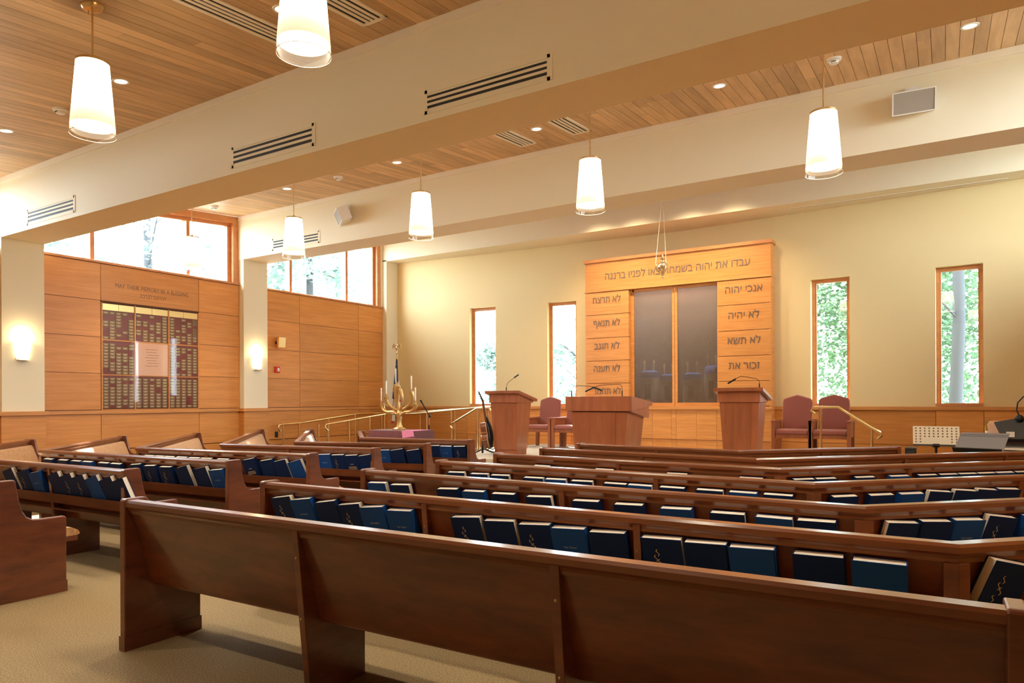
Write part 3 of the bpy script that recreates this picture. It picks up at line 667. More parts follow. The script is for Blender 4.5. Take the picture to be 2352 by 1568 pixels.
for i, (x, h, w, bl) in enumerate(((-5.45, 0.88, 0.44, 'torah_blue'), (-5.02, 0.78, 0.36, 'torah_blue'), (-4.50, 0.80, 0.42, 'torah_blue'), (-4.08, 0.96, 0.34, 'torah_blue'))): scroll(x, h, w, bl, i)

light('ark_interior_fill', 'AREA', (-4.87, 14.385, 3.80), 150, (1, 0.84, 0.66), aim=(-4.87, 14.70, 2.4), shape='RECTANGLE', size=1.7, size_y=0.03)  # added fill light to brighten the scrolls, not a fixture of the ark

# ------------------------------------------------------------------ eternal light
el = thing('eternal_light', 'ornate gilded eternal light hanging on three chains before the ark', 'hanging lamp', (-4.72, 13.3, 3.84))
k_ = 1.0
MB().lathe([(0.004, 0.0), (0.012, 0.02), (0.018, 0.035), (0.010, 0.05), (0.030, 0.08), (0.045, 0.105), (0.030, 0.13), (0.045, 0.15), (0.085, 0.19), (0.105, 0.235), (0.100, 0.265), (0.080, 0.285), (0.092, 0.295), (0.060, 0.315), (0.030, 0.335), (0.028, 0.36), (0.048, 0.39), (0.044, 0.415), (0.018, 0.43), (0.012, 0.455), (0.003, 0.47)], 24).build('lamp_body', 'silver_gilt', el, True)
for i in range(3):
    a = R(200 + 120 * i); ca, sa = math.cos(a), math.sin(a)
    MB().tube([(0.05 * ca, 0.05 * sa, 0.13), (0.11 * ca, 0.11 * sa, 0.16), (0.135 * ca, 0.135 * sa, 0.22), (0.12 * ca, 0.12 * sa, 0.27), (0.14 * ca, 0.14 * sa, 0.30)], [0.012, 0.018, 0.016, 0.018, 0.006], 8).build('scroll_arm', 'silver_gilt', el, True)
    P0 = Vector((0.138 * ca, 0.138 * sa, 0.30)); P1 = Vector((0.012 * ca, 0.012 * sa, 1.55))
    c = MB(); nl = 46
    for j in range(nl):
        q = P0.lerp(P1, j / nl); q2 = P0.lerp(P1, (j + 0.8) / nl); c.tube([q, q2], 0.0042 if j % 2 else 0.0028, 5)
    co = c.build('chain', 'silver_gilt', el); co['kind'] = 'stuff'
MB().tube([(0, 0, 1.55), (0, 0, zc(13.3) - 3.84)], 0.006, 6).build('suspension_rod', 'silver_gilt', el)

# ------------------------------------------------------------------ pendant lamps (grid of 2.52 m)
def pendant_proto():
    r = thing('pendant_lamp', 'x', 'pendant lamp')
    H, rb, rt = 0.60, 0.172, 0.122
    rad = lambda z: rb + (rt - rb) * z / H
    MB().lathe([(rad(0.07), 0.07), (rad(H), H), (rt - 0.012, H), (rad(0.07) - 0.006, 0.07)], 40, caps=False).build('shade', 'pendant_glass', r, True)
    MB().lathe([(rad(0.07) - 0.004, 0.075), (0.002, 0.0749)], 40, caps=False).build('diffuser', 'bulb_disc', r, True)
    MB().lathe([(rad(0), 0.0), (rad(0.07), 0.07)], 40, caps=False).build('clear_rim', 'clear_glass', r, True)
    MB().lathe([(rad(0) + 0.0015, -0.0015), (rad(0) + 0.0015, 0.0015), (rad(0) - 0.0015, 0.0015), (rad(0) - 0.0015, -0.0015)], 40, caps=False).build('rim_edge', 'trim_paint', r, True)
    MB().lathe([(rt + 0.004, H - 0.012), (rt + 0.004, H + 0.008), (0.02, H + 0.016), (0.012, H + 0.05)], 32).build('cap', 'brass', r, True)
    return r
def rod_and_canopy(r, dz):
    MB().tube([(0, 0, 0.64), (0, 0, dz)], 0.008, 8).build('rod', 'brass', r)
    cpy = MB(); cpy.rings([[(a * math.cos(2 * PI * k / 28), a * math.sin(2 * PI * k / 28), dz + z + SLOPE * a * math.sin(2 * PI * k / 28)) for k in range(28)] for a, z in ((0.02, -0.04), (0.07, -0.035), (0.088, -0.012), (0.09, 0.0))])
    c = cpy.build('canopy', 'brass', r, True)
    for sx in (-1, 1): MB().ball((sx * 0.06, 0, dz - 0.045), 0.008, 8, 4).build('knob', 'brass', c)
PP = [(-5.99, 3.10, 'pendant lamp hanging over the aisle in front of the near beam'), (-3.47, 3.10, 'largest pendant lamp, cut off by the top of the picture'),
      (-1.00, 7.45, 'pendant lamp beside the white loudspeaker box'), (-3.52, 7.45, 'second pendant lamp from the loudspeaker box, near the ceiling grilles'),
      (-6.03, 7.42, 'pendant lamp third from the loudspeaker box, over the centre aisle'), (-8.50, 7.38, 'pendant lamp hanging before the far beam vent'), (-10.95, 7.30, 'pendant lamp hanging against the clerestory window'),
      (-8.50, 3.10, 'pendant lamp over the rear pews, outside the picture'), (-11.0, 3.10, 'pendant lamp by the rear column, outside the picture'), (-0.97, 3.10, 'pendant lamp above the viewer, outside the picture'), (1.50, 3.10, 'pendant lamp beside the viewer, outside the picture'), (1.52, 7.45, 'pendant lamp past the loudspeaker box, outside the picture')]
pp0 = pendant_proto()
lamps = [pp0] + [copy_tree(pp0) for _ in PP[1:]]
for r, (x, y, lab) in zip(lamps, PP):
    r.location = (x, y, 3.66); r['label'] = lab; r['group'] = 'pendant lamps with tapered glass shades'
    rod_and_canopy(r, zc(y) - 3.66)
    light('pendant_bulb', 'SPOT', (x, y, 3.66 + 0.07), 140, (1, 0.86, 0.64), aim=(x, y, 0), spot_size=R(150), spot_blend=0.6, shadow_soft_size=0.14)

# ------------------------------------------------------------------ recessed lights, smoke detectors, grilles
SL = math.atan(SLOPE)
DL = [(-7.34, 4.085, 'behind the first pendant lamp'), (-9.87, 4.07, 'at the edge of the picture near the first smoke detector'), (-4.82, 4.07, 'hidden beside the largest pendant lamp'),
      (-2.27, 8.40, 'between the near beam and the ark'), (0.23, 8.40, 'above the white loudspeaker box'), (-4.77, 8.38, 'between the two ceiling grilles'), (-7.29, 8.38, 'above the pendant over the aisle'), (-9.82, 8.38, 'beside the rod of the farthest pendants'), (-2.3, 4.07, 'past the top of the picture by the near beam'), (0.23, 4.07, 'above the viewer by the near beam'), (-6.0, 0.6, 'behind the viewer over the aisle'), (-2.3, 0.6, 'behind the viewer over the back pew')]
for x, y, w in DL:
    r = thing('downlight', 'small round recessed ceiling light ' + w, 'downlight', (x, y, zc(y)), group='recessed ceiling lights'); r.rotation_euler = (SL, 0, 0)
    MB().lathe([(0.062, -0.006), (0.082, -0.006), (0.085, 0.0), (0.06, 0.0)], 24, caps=False).build('trim_ring', 'down_trim', r, True)
    MB().lathe([(0.061, -0.0035), (0.002, -0.0034)], 24, caps=False).build('lens', 'downlight', r)
    light('downlight_beam', 'SPOT', (x, y, zc(y) - 0.03), 140, (1, 0.86, 0.64), aim=(x, y, 0), spot_size=R(95), spot_blend=0.7, shadow_soft_size=0.05)
for x, y, w in ((-8.62, 4.10, 'beside the first pendant lamp'), (-1.02, 8.41, 'above the pendant near the loudspeaker box'), (-8.59, 8.40, 'far down the ceiling past the near beam'), (-11.9, 8.40, 'above the farthest pendant')):
    r = thing('smoke_detector', 'white smoke detector on the plank ceiling ' + w, 'smoke detector', (x, y, zc(y)), group='smoke detectors'); r.rotation_euler = (SL, 0, 0)
    MB().lathe([(0.03, -0.062), (0.046, -0.055), (0.052, -0.030), (0.075, -0.022), (0.078, 0.0)], 24).build('housing', 'white_plastic', r, True)
    for i in range(4):
        a = R(250 + 14 * i); MB().box(-0.004, 0.004, -0.003, 0.003, -0.045, -0.036).build('slot', 'dark_slot', r, loc=(0.052 * math.cos(a), 0.052 * math.sin(a), 0))
for x, y0, y1, w in ((-5.235, 2.45, 4.72, 'longest grille, running past the largest pendant'), (-4.35, 2.45, 4.72, 'grille whose end shows beside the largest pendant'), (-5.22, 7.2, 8.95, 'grille farther from the ark inscription'), (-4.35, 7.2, 8.95, 'grille closer to the second pendant rod')):
    r = thing('ceiling_grille', 'beige slotted ceiling grille, ' + w, 'grille', (x, y0, zc(y0)), group='slotted ceiling grilles'); L = y1 - y0
    def gb(nm, mt, x0, x1, a, b, z0, z1):
        MB().rings([[(x0, y, z0 + SLOPE * y), (x1, y, z0 + SLOPE * y), (x1, y, z1 + SLOPE * y), (x0, y, z1 + SLOPE * y)] for y in (a, b)]).build(nm, mt, r)
    gb('back_plate', 'dark_slot', -0.135, 0.135, 0, L, -0.004, 0.0)
    for x0, x1 in ((-0.145, -0.105), (0.105, 0.145)): gb('frame_bar', 'trim_paint', x0, x1, 0, L, -0.012, 0.0)
    for a, b in ((0, 0.04), (L - 0.04, L)): gb('frame_bar', 'trim_paint', -0.145, 0.145, a, b, -0.012, 0.0)
    for i in range(3): gb('slat', 'trim_paint', -0.065 + 0.055 * i - 0.006, -0.065 + 0.055 * i + 0.026, 0.04, L - 0.04, -0.011, 0.0)

# vents in the beams
for x0, x1, yb, zlo, zhi, w in ((-11.444, -10.165, 5.0, 4.10, 4.235, 'near beam, closest to the rear column'), (-6.73, -5.48, 5.0, 4.10, 4.235, 'near beam, the middle of its three'), (-3.983, -2.743, 5.0, 4.10, 4.215, 'near beam, the longest looking of its three'), (-11.364, -10.095, 9.35, 4.50, 4.635, 'far beam, partly behind a pendant lamp')):
    r = thing('beam_vent', 'three slot air vent in the ' + w, 'vent', (x0, yb, zlo), group='slotted vents in the beams'); L = x1 - x0; h = zhi - zlo
    for a, b, c0, c1 in ((-0.03, L + 0.03, -0.05, -0.02), (-0.03, L + 0.03, h + 0.02, h + 0.05)): B('frame_bar', 'beam_paint', a, b, -0.006, 0, c0, c1, r)
    for a, b in ((-0.05, 0.0), (L, L + 0.05)): B('frame_bar', 'beam_paint', a, b, -0.006, 0, -0.05, h + 0.05, r)
    sh = h / 5
    for i in range(3): B('slot', 'dark_slot', 0, L, -0.003, 0, i * 2 * sh, i * 2 * sh + sh, r)
    for i in range(2): B('slat', 'beam_paint', 0, L, -0.007, 0, (2 * i + 1) * sh, (2 * i + 2) * sh, r)
r = thing('linear_diffuser', 'long thin white air slot set into the ark wall soffit', 'vent', (-2.5, 14.05, 5.07))
B('slot_body', 'trim_paint', 0, 3.4, 0, 0.09, -0.008, 0, r); B('slot_gap', 'speaker_grey', 0.02, 3.38, 0.03, 0.045, -0.009, -0.008, r)

# loudspeakers on the far beam
def box_speaker(label, loc, rx, rz):
    r = thing('loudspeaker', label, 'loudspeaker', loc, group='white loudspeakers on the far beam')
    M0 = Matrix.Translation((0, -0.13, -0.02)) @ Matrix.Rotation(rz, 4, 'Z') @ Matrix.Rotation(rx, 4, 'X'); xf = lambda p: M0 @ Vector(p)
    b_ = B('cabinet', 'white_plastic', -0.215, 0.215, -0.10, 0.09, -0.125, 0.125, r, 0.006, xf=xf)
    for x0, x1, z0, z1 in ((-0.215, 0.215, 0.113, 0.125), (-0.215, 0.215, -0.125, -0.113), (-0.215, -0.203, -0.113, 0.113), (0.203, 0.215, -0.113, 0.113)): B('bezel_bar', 'white_plastic', x0, x1, -0.112, -0.10, z0, z1, b_, xf=xf)
    B('speaker_grille', 'speaker_grey', -0.203, 0.203, -0.104, -0.10, -0.113, 0.113, r, xf=xf)
    B('wall_bracket', 'white_plastic', -0.05, 0.0, -0.10, 0.0, 0.06, 0.17, r); B('bracket_plate', 'white_plastic', -0.09, 0.04, -0.012, 0.0, 0.03, 0.2, r)
box_speaker('white loudspeaker box facing the pews beside the pendant lamp', (-0.29, 9.348, 4.86), R(18), R(5))
box_speaker('white loudspeaker turned sideways above the far beam vent', (-9.30, 9.348, 4.85), R(24), R(-38))

# ------------------------------------------------------------------ left wall fittings
def sconce(label, y, z):
    r = thing('wall_sconce', label, 'wall light', (XW + 0.14, y, z), group='wall sconces on the columns')
    n = 14
    def ring(w, d, zz): return [(d * math.cos(a), w * math.sin(a), zz) for a in [R(-90 + 180 * i / (n - 1)) for i in range(n)]]
    MB().rings([ring(0.085, 0.075, 0.0), ring(0.135, 0.105, 0.29)]).build('shade', 'sconce_glass', r, True)
    B('base_rail', 'brass', 0.0, 0.07, -0.08, 0.08, -0.012, 0.004, r); B('back_plate', 'brass', 0.0, 0.01, -0.09, 0.09, 0.0, 0.25, r)
    light('sconce_glow', 'POINT', (XW + 0.14 + 0.06, y, z + 0.36), 8, (1, 0.74, 0.40), shadow_soft_size=0.05)
sconce('glowing half cone sconce on the near column', 5.28, 2.12); sconce('glowing half cone sconce on the column by the fire alarm', 9.675, 2.12)

mb = thing('memorial_board', 'memorial board of small name plaques on dark red panels below carved lettering', 'memorial board', (XW, 6.555, RAIL1))
Y0, Y1, Z0, Z1 = 6.559, 8.425, 1.312, 3.212
def mbx(nm, mt, a0, a1, y0, y1, z0, z1, parent=None): return B(nm, mt, a0, a1, y0 - 6.555, y1 - 6.555, z0 - RAIL1, z1 - RAIL1, parent or mb)
ys = [Y0 + 0.012, 7.155, 7.80, Y1 - 0.012]; zs = [Z0 + 0.012, 1.925, 2.535, Z1 - 0.03]
mbx('header_bar', 'groove', -0.014, 0.012, Y0, Y1, Z1 - 0.03, Z1); mbx('foot_bar', 'panel', -0.014, 0.012, Y0, Y1, Z0, Z0 + 0.012)
for y in ys: mbx('divider', 'panel', -0.014, 0.014, y - 0.012, y + 0.012, Z0, Z1 - 0.03)
for z in zs[1:3]: mbx('cross_bar', 'panel', -0.014, 0.012, Y0, Y1, z - 0.010, z + 0.010)
rnd = random.Random(3); tiny = None; npl = 0
pm = MB(); pm.box(0.0, 0.006, 0, 0.104, 0, 0.048); pme = None
tm = MB()
for a, b, z in ((0.012, 0.092, 0.030), (0.028, 0.076, 0.014)): tm.box(0.006, 0.0065, a, b, z, z + 0.008)
extra = MB()
for i in range(3):
    for j in range(3):
        y0, y1, z0, z1 = ys[i] + 0.012, ys[i + 1] - 0.012, zs[j] + 0.010, zs[j + 1] - 0.010
        if i == 1 and j == 1:
            mbx('dedication_plate', 'pink_plate', -0.010, 0.004, y0, y1, z0, z1)
            for q in range(7): mbx('dedication_line', 'letter_dark', 0.004, 0.0045, y0 + 0.18 + 0.02 * (q % 3), y1 - 0.18 - 0.02 * ((q + 1) % 3), z1 - 0.12 - q * 0.05, z1 - 0.112 - q * 0.05)
            continue
        pan = mbx('red_panel', 'board_red', -0.012, 0.0, y0, y1, z0, z1)
        top = z1
        if j == 2:
            for h in range(2): mbx('gold_plate', 'gold_plate', 0.0, 0.006, y0 + h * (y1 - y0) / 2 + 0.003, y0 + (h + 1) * (y1 - y0) / 2 - 0.003, z1 - 0.115, z1 - 0.004)
            top = z1 - 0.12
        nrow = int((top - z0) / 0.0545); cw = (y1 - y0) / 5
        dens = [0.90, 0.90, 0.72][j]
        for c in range(5):
            run = 0
            for q in range(nrow):
                if run > 0: run -= 1; continue
                if rnd.random() > dens: run = rnd.choice((0, 0, 1)); continue
                yy, zz = y0 + c * cw + 0.004, z0 + q * 0.0545 + 0.004
                if npl < 300:
                    if pme is None:
                        o1 = pm.build('name_plaque', 'plaque', mb); pme = o1.data; o2 = tm.build('plaque_text', 'plaque_text', o1); tme = o2.data
                    else:
                        o1 = link('name_plaque', pme, mb); o2 = link('plaque_text', tme, o1)
                    o1.location = (0, yy - 6.555, zz - RAIL1)
                    npl += 1
                else: extra.box(0, 0.006, yy - 6.555, yy - 6.555 + 0.104, zz - RAIL1, zz - RAIL1 + 0.048)
if extra.v: extra.build('further_plaques', 'plaque', mb)['kind'] = 'stuff'
mbx('glazing', 'board_glass', 0.018, 0.020, Y0 + 0.01, Y1 - 0.01, Z0 + 0.01, Z1 - 0.01)
lettering('memorial_lettering', 'MAY THEIR MEMORY BE A BLESSING', 'letter_dark', frame_mtx((0.0045, 7.51 - 6.555, 3.475 - RAIL1), (0, 1, 0), (0, 0, 1)), 0.105, mb, width=1.40, ext=0.002)
lettering('memorial_lettering', 'זיכרונם לברכה', 'letter_dark', frame_mtx((0.0045, 7.505 - 6.555, 3.345 - RAIL1), (0, 1, 0), (0, 0, 1)), 0.10, mb, width=0.50, hebrew=True, ext=0.002)

r = thing('wall_speaker', 'small tan wall speaker tilted on the wood panelling', 'speaker', (XW + 0.004, 10.31, 2.62))
M1 = Matrix.Translation((0.11, 0.02, 0.0)) @ Matrix.Rotation(R(-20), 4, 'Z') @ Matrix.Rotation(R(6), 4, 'Y')
B('speaker_case', 'fir', -0.06, 0.06, -0.075, 0.085, 0.0, 0.235, r, 0.006, xf=lambda p: M1 @ Vector(p)); B('speaker_front', 'gold_plate', 0.06, 0.064, -0.068, 0.078, 0.008, 0.227, r, xf=lambda p: M1 @ Vector(p)); B('bracket', 'black', 0, 0.06, -0.04, 0.0, 0.08, 0.14, r)
r = thing('fire_alarm', 'red fire alarm strobe on the wood panelling', 'fire alarm', (XW + 0.004, 10.24, 2.075))
B('alarm_case', 'red_plastic', 0, 0.045, 0, 0.125, 0, 0.135, r, 0.008); B('strobe', 'white_plastic', 0.045, 0.065, 0.045, 0.09, 0.03, 0.10, r, 0.006)
r = thing('wall_outlet', 'dark wall outlet low on the wood panelling by the ramp rail', 'outlet', (XW + 0.004, 10.25, 0.66))
B('cover_plate', 'black', 0, 0.008, 0, 0.08, 0, 0.13, r, 0.002)
for z in (0.03, 0.08): B('socket', 'dark_slot', 0.008, 0.010, 0.025, 0.055, z, z + 0.03, r)

# ------------------------------------------------------------------ handrails
def handrail(label, path, posts, r0=0.021):
    b = path[0]; r = thing('handrail', label, 'handrail', (b[0], b[1], 0))
    L = lambda p: (p[0] - b[0], p[1] - b[1], p[2])
    MB().tube([L(p) for p in path], r0, 10).build('rail', 'brass', r, True)
    for x, y, z0, z1 in posts: MB().tube([L((x, y, z0)), L((x, y, z1))], 0.019, 10).build('post', 'brass', r, True)
handrail('long brass handrail following the wall side of the ramp', [(-12.2, 10.2, 0.80), (-12.2, 10.14, 0.86), (-12.2, 10.16, 0.93), (-12.2, 10.24, 0.95), (-12.2, 10.75, 0.965), (-12.2, 12.5, 1.135), (-12.15, 13.75, 1.14), (-11.9, 13.9, 1.14), (-9.2, 13.98, 1.30), (-8.75, 14.0, 1.30), (-8.7, 14.0, 1.24)],
         [(-12.2, y, 0, z) for y, z in ((10.28, 0.95), (10.72, 0.96), (11.6, 1.04), (12.45, 1.12), (13.4, 1.13))] + [(x, 13.95, 0.2, z) for x, z in ((-11.4, 1.16), (-10.3, 1.23), (-9.3, 1.29))])
handrail('brass handrail along the open side of the ramp behind the menorah', [(-11.2, 10.62, 0.82), (-11.2, 10.54, 0.88), (-11.2, 10.56, 0.95), (-11.2, 10.7, 0.965), (-11.2, 12.43, 1.14), (-10.9, 12.6, 1.14), (-10.35, 12.6, 1.155), (-8.45, 12.6, 1.315), (-8.2, 12.6, 1.315), (-8.16, 12.6, 1.25)],
         [(-11.2, y, 0, z) for y, z in ((10.62, 0.95), (11.25, 1.01), (11.9, 1.09), (12.4, 1.13))] + [(x, 12.6, 0.1, z) for x, z in ((-10.1, 1.17), (-9.4, 1.23), (-8.7, 1.29))] + [(-11.2, 10.36, 0, 0.96)])
handrail('short sloping brass handrail at the steps beside the guitar', [(-8.78, 11.8, 0.86), (-8.84, 11.8, 0.92), (-8.80, 11.8, 0.97), (-8.74, 11.8, 0.99), (-8.15, 11.8, 1.29), (-7.85, 11.8, 1.30), (-7.80, 11.8, 1.24)], [(-8.72, 11.8, 0.0, 0.99), (-8.1, 11.8, BIM, 1.29)])
handrail('sloping brass handrail at the steps in front of the two ark chairs', [(-1.72, 11.8, 1.22), (-1.78, 11.8, 1.27), (-1.74, 11.8, 1.32), (-1.66, 11.8, 1.325), (-1.39, 11.8, 1.325), (-0.90, 11.8, 0.99), (-0.82, 11.8, 0.95), (-0.80, 11.8, 0.90), (-0.86, 11.8, 0.84)], [(-1.64, 11.8, BIM, 1.32), (-0.93, 11.8, 0.0, 1.0)])

# ------------------------------------------------------------------ lecterns and reading table
def gooseneck(parent, base, pts, tip0, tip1, mt='black'):
    MB().tube([base, (base[0], base[1], base[2] + 0.09)], 0.010, 8).build('microphone_base', mt, parent)
    c_ = MB().tube([(base[0], base[1], base[2] + 0.09)] + pts + [tip0], 0.0045, 6).build('gooseneck', mt, parent)
    MB().tube([tip0, tip1], 0.014, 8).build('microphone', mt, parent)
def lectern(label, x, y, mic):
    r = thing('lectern', label, 'lectern', (x, y, BIM), group='standing lecterns')
    w, d = 0.62, 0.50
    def ring(wx, y0, y1, z): return [(-wx / 2, y0, z), (wx / 2, y0, z), (wx / 2, y1, z), (-wx / 2, y1, z)]
    MB().rings([ring(0.50, 0.06, 0.44, 0.10), ring(0.60, 0.02, 0.52, 0.985)]).build('body', 'cherry', r, bevel=0.004)
    B('plinth', 'cherry', -0.245, 0.245, 0.07, 0.43, 0, 0.10, r, 0.004)
    MB().rings([[(-0.24, 0.062, 0.10), (0.16, 0.062, 0.10), (0.16, 0.058, 0.10), (-0.24, 0.058, 0.10)], [(-0.22, 0.024, 0.98), (0.20, 0.024, 0.98), (0.20, 0.017, 0.98), (-0.22, 0.017, 0.98)]]).build('front_panel', 'cherry', r)
    MB().rings([[(-0.32, 0.0, 0.985), (0.32, 0.0, 0.985), (0.32, 0.0, 1.155), (-0.32, 0.0, 1.155)], [(-0.32, 0.56, 0.985), (0.32, 0.56, 0.985), (0.32, 0.56, 1.02), (-0.32, 0.56, 1.02)]]).build('collar', 'cherry', r, bevel=0.004)
    MB().rings([[(-0.38, -0.06, 1.158), (0.38, -0.06, 1.158), (0.38, -0.06, 1.212), (-0.38, -0.06, 1.212)], [(-0.38, 0.62, 1.005), (0.38, 0.62, 1.005), (0.38, 0.62, 1.058), (-0.38, 0.62, 1.058)]]).build('slanted_top', 'cherry', r, bevel=0.004)
    gooseneck(r, *mic); return r
lectern('tall cherry lectern standing beside the guitar', -7.035, 11.06, ((0.03, 0.06, 1.18), [(0.04, 0.06, 1.32), (0.08, 0.05, 1.37), (0.16, 0.05, 1.42)], (0.22, 0.04, 1.455), (0.315, 0.03, 1.505)))
lectern('tall cherry lectern standing beside the two ark chairs', -2.715, 11.06, ((0.30, 0.06, 1.18), [(0.30, 0.06, 1.31), (0.26, 0.05, 1.345), (0.12, 0.05, 1.375), (0.02, 0.05, 1.39)], (-0.05, 0.04, 1.35), (-0.17, 0.03, 1.28)))
r = thing('reading_table', 'wide cherry reading table with slanted top and crossed microphones', 'reading table', (-4.90, 10.62, BIM))
def ringt(wx, y0, y1, z): return [(-wx / 2, y0, z), (wx / 2, y0, z), (wx / 2, y1, z), (-wx / 2, y1, z)]
MB().rings([ringt(0.90, 0.08, 0.70, 0.0), ringt(1.02, 0.03, 0.80, 0.83)]).build('body', 'cherry', r, bevel=0.004)
MB().rings([[(-0.29, 0.078, 0.02), (0.27, 0.078, 0.02), (0.27, 0.072, 0.02), (-0.29, 0.072, 0.02)], [(-0.35, 0.032, 0.825), (0.30, 0.032, 0.825), (0.30, 0.024, 0.825), (-0.35, 0.024, 0.825)]]).build('front_panel', 'cherry', r)
MB().rings([[(-0.60, 0.0, 0.845), (0.60, 0.0, 0.845), (0.60, 0.0, 1.09), (-0.60, 0.0, 1.09)], [(-0.60, 0.95, 0.93), (0.60, 0.95, 0.93), (0.60, 0.95, 0.995), (-0.60, 0.95, 0.995)]]).build('slanted_top', 'cherry', r, bevel=0.004)
MB().rings([[(-0.57, 0.06, 0.835), (0.57, 0.06, 0.835), (0.57, 0.06, 0.855), (-0.57, 0.06, 0.855)], [(-0.57, 0.86, 0.72), (0.57, 0.86, 0.72), (0.57, 0.86, 0.925), (-0.57, 0.86, 0.925)]]).build('apron', 'cherry', r, bevel=0.004)
gooseneck(r, (-0.50, 0.04, 1.085), [(-0.49, 0.04, 1.22), (-0.46, 0.04, 1.265), (-0.42, 0.04, 1.275), (-0.15, 0.04, 1.262)], (-0.09, 0.04, 1.245), (0.06, 0.04, 1.185))
gooseneck(r, (0.42, 0.04, 1.085), [(0.42, 0.04, 1.235), (0.40, 0.04, 1.275), (0.36, 0.04, 1.285), (0.03, 0.04, 1.275)], (-0.10, 0.04, 1.235), (-0.24, 0.04, 1.175))

# ------------------------------------------------------------------ ark chairs
def chair(label, x, y, rz=0.0):
    r = thing('armchair', label, 'chair', (x, y, BIM), rz, group='upholstered chairs beside the ark')
    pts = [(-0.25, 0.36), (-0.255, 0.95), (-0.245, 1.03), (-0.22, 1.045), (-0.10, 1.085), (0.0, 1.112), (0.10, 1.085), (0.22, 1.045), (0.245, 1.03), (0.255, 0.95), (0.25, 0.36)]
    def bk(q, d): return (q[0], 0.30 + d + (q[1] - 0.4) * 0.13, q[1])
    MB().prism(pts, bk, 0.0, 0.085).build('backrest', 'rose_fabric', r, bevel=0.02)
    m = MB()
    m.rings([[(-0.26, -0.22, 0.40), (0.26, -0.22, 0.40), (0.26, 0.32, 0.40), (-0.26, 0.32, 0.40)], [(-0.268, -0.235, 0.43), (0.268, -0.235, 0.43), (0.268, 0.32, 0.43), (-0.268, 0.32, 0.43)], [(-0.262, -0.225, 0.475), (0.262, -0.225, 0.475), (0.262, 0.32, 0.47), (-0.262, 0.32, 0.47)], [(-0.22, -0.18, 0.50), (0.22, -0.18, 0.50), (0.22, 0.30, 0.49), (-0.22, 0.30, 0.49)]])
    m.build('seat', 'rose_fabric', r, bevel=0.012)
    B('seat_frame', 'cherry', -0.27, 0.27, -0.21, 0.34, 0.335, 0.40, r, 0.004)
    for s in (-1, 1):
        a, b = sorted((s * 0.275, s * 0.335)); B('leg', 'cherry', a, b, -0.235, -0.17, 0, 0.62, r, 0.004)
        MB().rings([[(a, 0.30, 0), (b, 0.30, 0), (b, 0.36, 0), (a, 0.36, 0)], [(a, 0.31, 0.4), (b, 0.31, 0.4), (b, 0.40, 0.4), (a, 0.40, 0.4)], [(a, 0.33, 0.66), (b, 0.33, 0.66), (b, 0.41, 0.66), (a, 0.41, 0.66)]]).build('leg', 'cherry', r)
        B('armrest', 'cherry', a - 0.008, b + 0.008, -0.25, 0.36, 0.62, 0.655, r, 0.006)
        B('arm_panel', 'cherry', a + 0.01, b - 0.01, -0.17, 0.33, 0.36, 0.62, r)
chair('rose upholstered armchair nearest the guitar lectern, before the slit window', -7.55, 13.45)
chair('rose upholstered armchair half hidden behind the reading table', -6.86, 13.45)
chair('rose upholstered armchair closest to the ark on the piano side', -2.31, 13.35)
chair('rose upholstered armchair behind the sloping brass handrail', -1.69, 13.35)

# ------------------------------------------------------------------ menorah table, menorah, flag, microphone stand
r = thing('draped_table', 'table under a maroon cloth carrying the menorah', 'table', (-9.25, 10.45, 0))
B('table_top', 'cherry', -0.56, 0.56, 0, 0.55, 0.82, 0.86, r)
for x in (-0.52, 0.48):
    for y in (0.03, 0.48): B('leg', 'cherry', x, x + 0.04, y, y + 0.04, 0, 0.82, r)
m = MB(); n = 20
def cl(off, z, wob): return [(x * (1 + off / 0.6) + wob * math.sin(i * 2.1), y + (-off if y < 0.2 else off) + wob * math.cos(i * 1.7), z) for i, (x, y) in enumerate([(-0.58 + 1.16 * k / n, -0.015) for k in range(n + 1)] + [(0.58, 0.57 * k / 6) for k in range(1, 6)] + [(0.58 - 1.16 * k / n, 0.565) for k in range(n + 1)] + [(-0.58, 0.57 - 0.57 * k / 6) for k in range(1, 6)])]
m.rings([cl(0.0, 0.866, 0), cl(0.012, 0.85, 0.0), cl(0.03, 0.55, 0.008), cl(0.045, 0.3, 0.014)]); m.build('maroon_cover', 'maroon_cloth', r, True)
r = thing('pink_runner', 'pink fringed cloth hanging over the end of the maroon table', 'cloth', (-8.80, 10.43, 0.868))
B('cloth_top', 'pink_cloth', -0.16, 0.13, -0.01, 0.5, 0.0, 0.006, r)
MB().rings([[(-0.16, -0.022, 0.006), (0.13, -0.022, 0.006), (0.13, -0.028, 0.006), (-0.16, -0.028, 0.006)], [(-0.12, -0.045, -0.14), (0.17, -0.045, -0.10), (0.17, -0.050, -0.10), (-0.12, -0.050, -0.14)]]).build('cloth_drop', 'pink_cloth', r)
fr = MB()
for i in range(14):
    x = -0.12 + 0.29 * i / 13; z = -0.14 + 0.04 * i / 13; fr.tube([(x, -0.047, z), (x + 0.004, -0.049, z - 0.035)], 0.003, 4)
fr.build('fringe', 'pink_cloth', r)['kind'] = 'stuff'

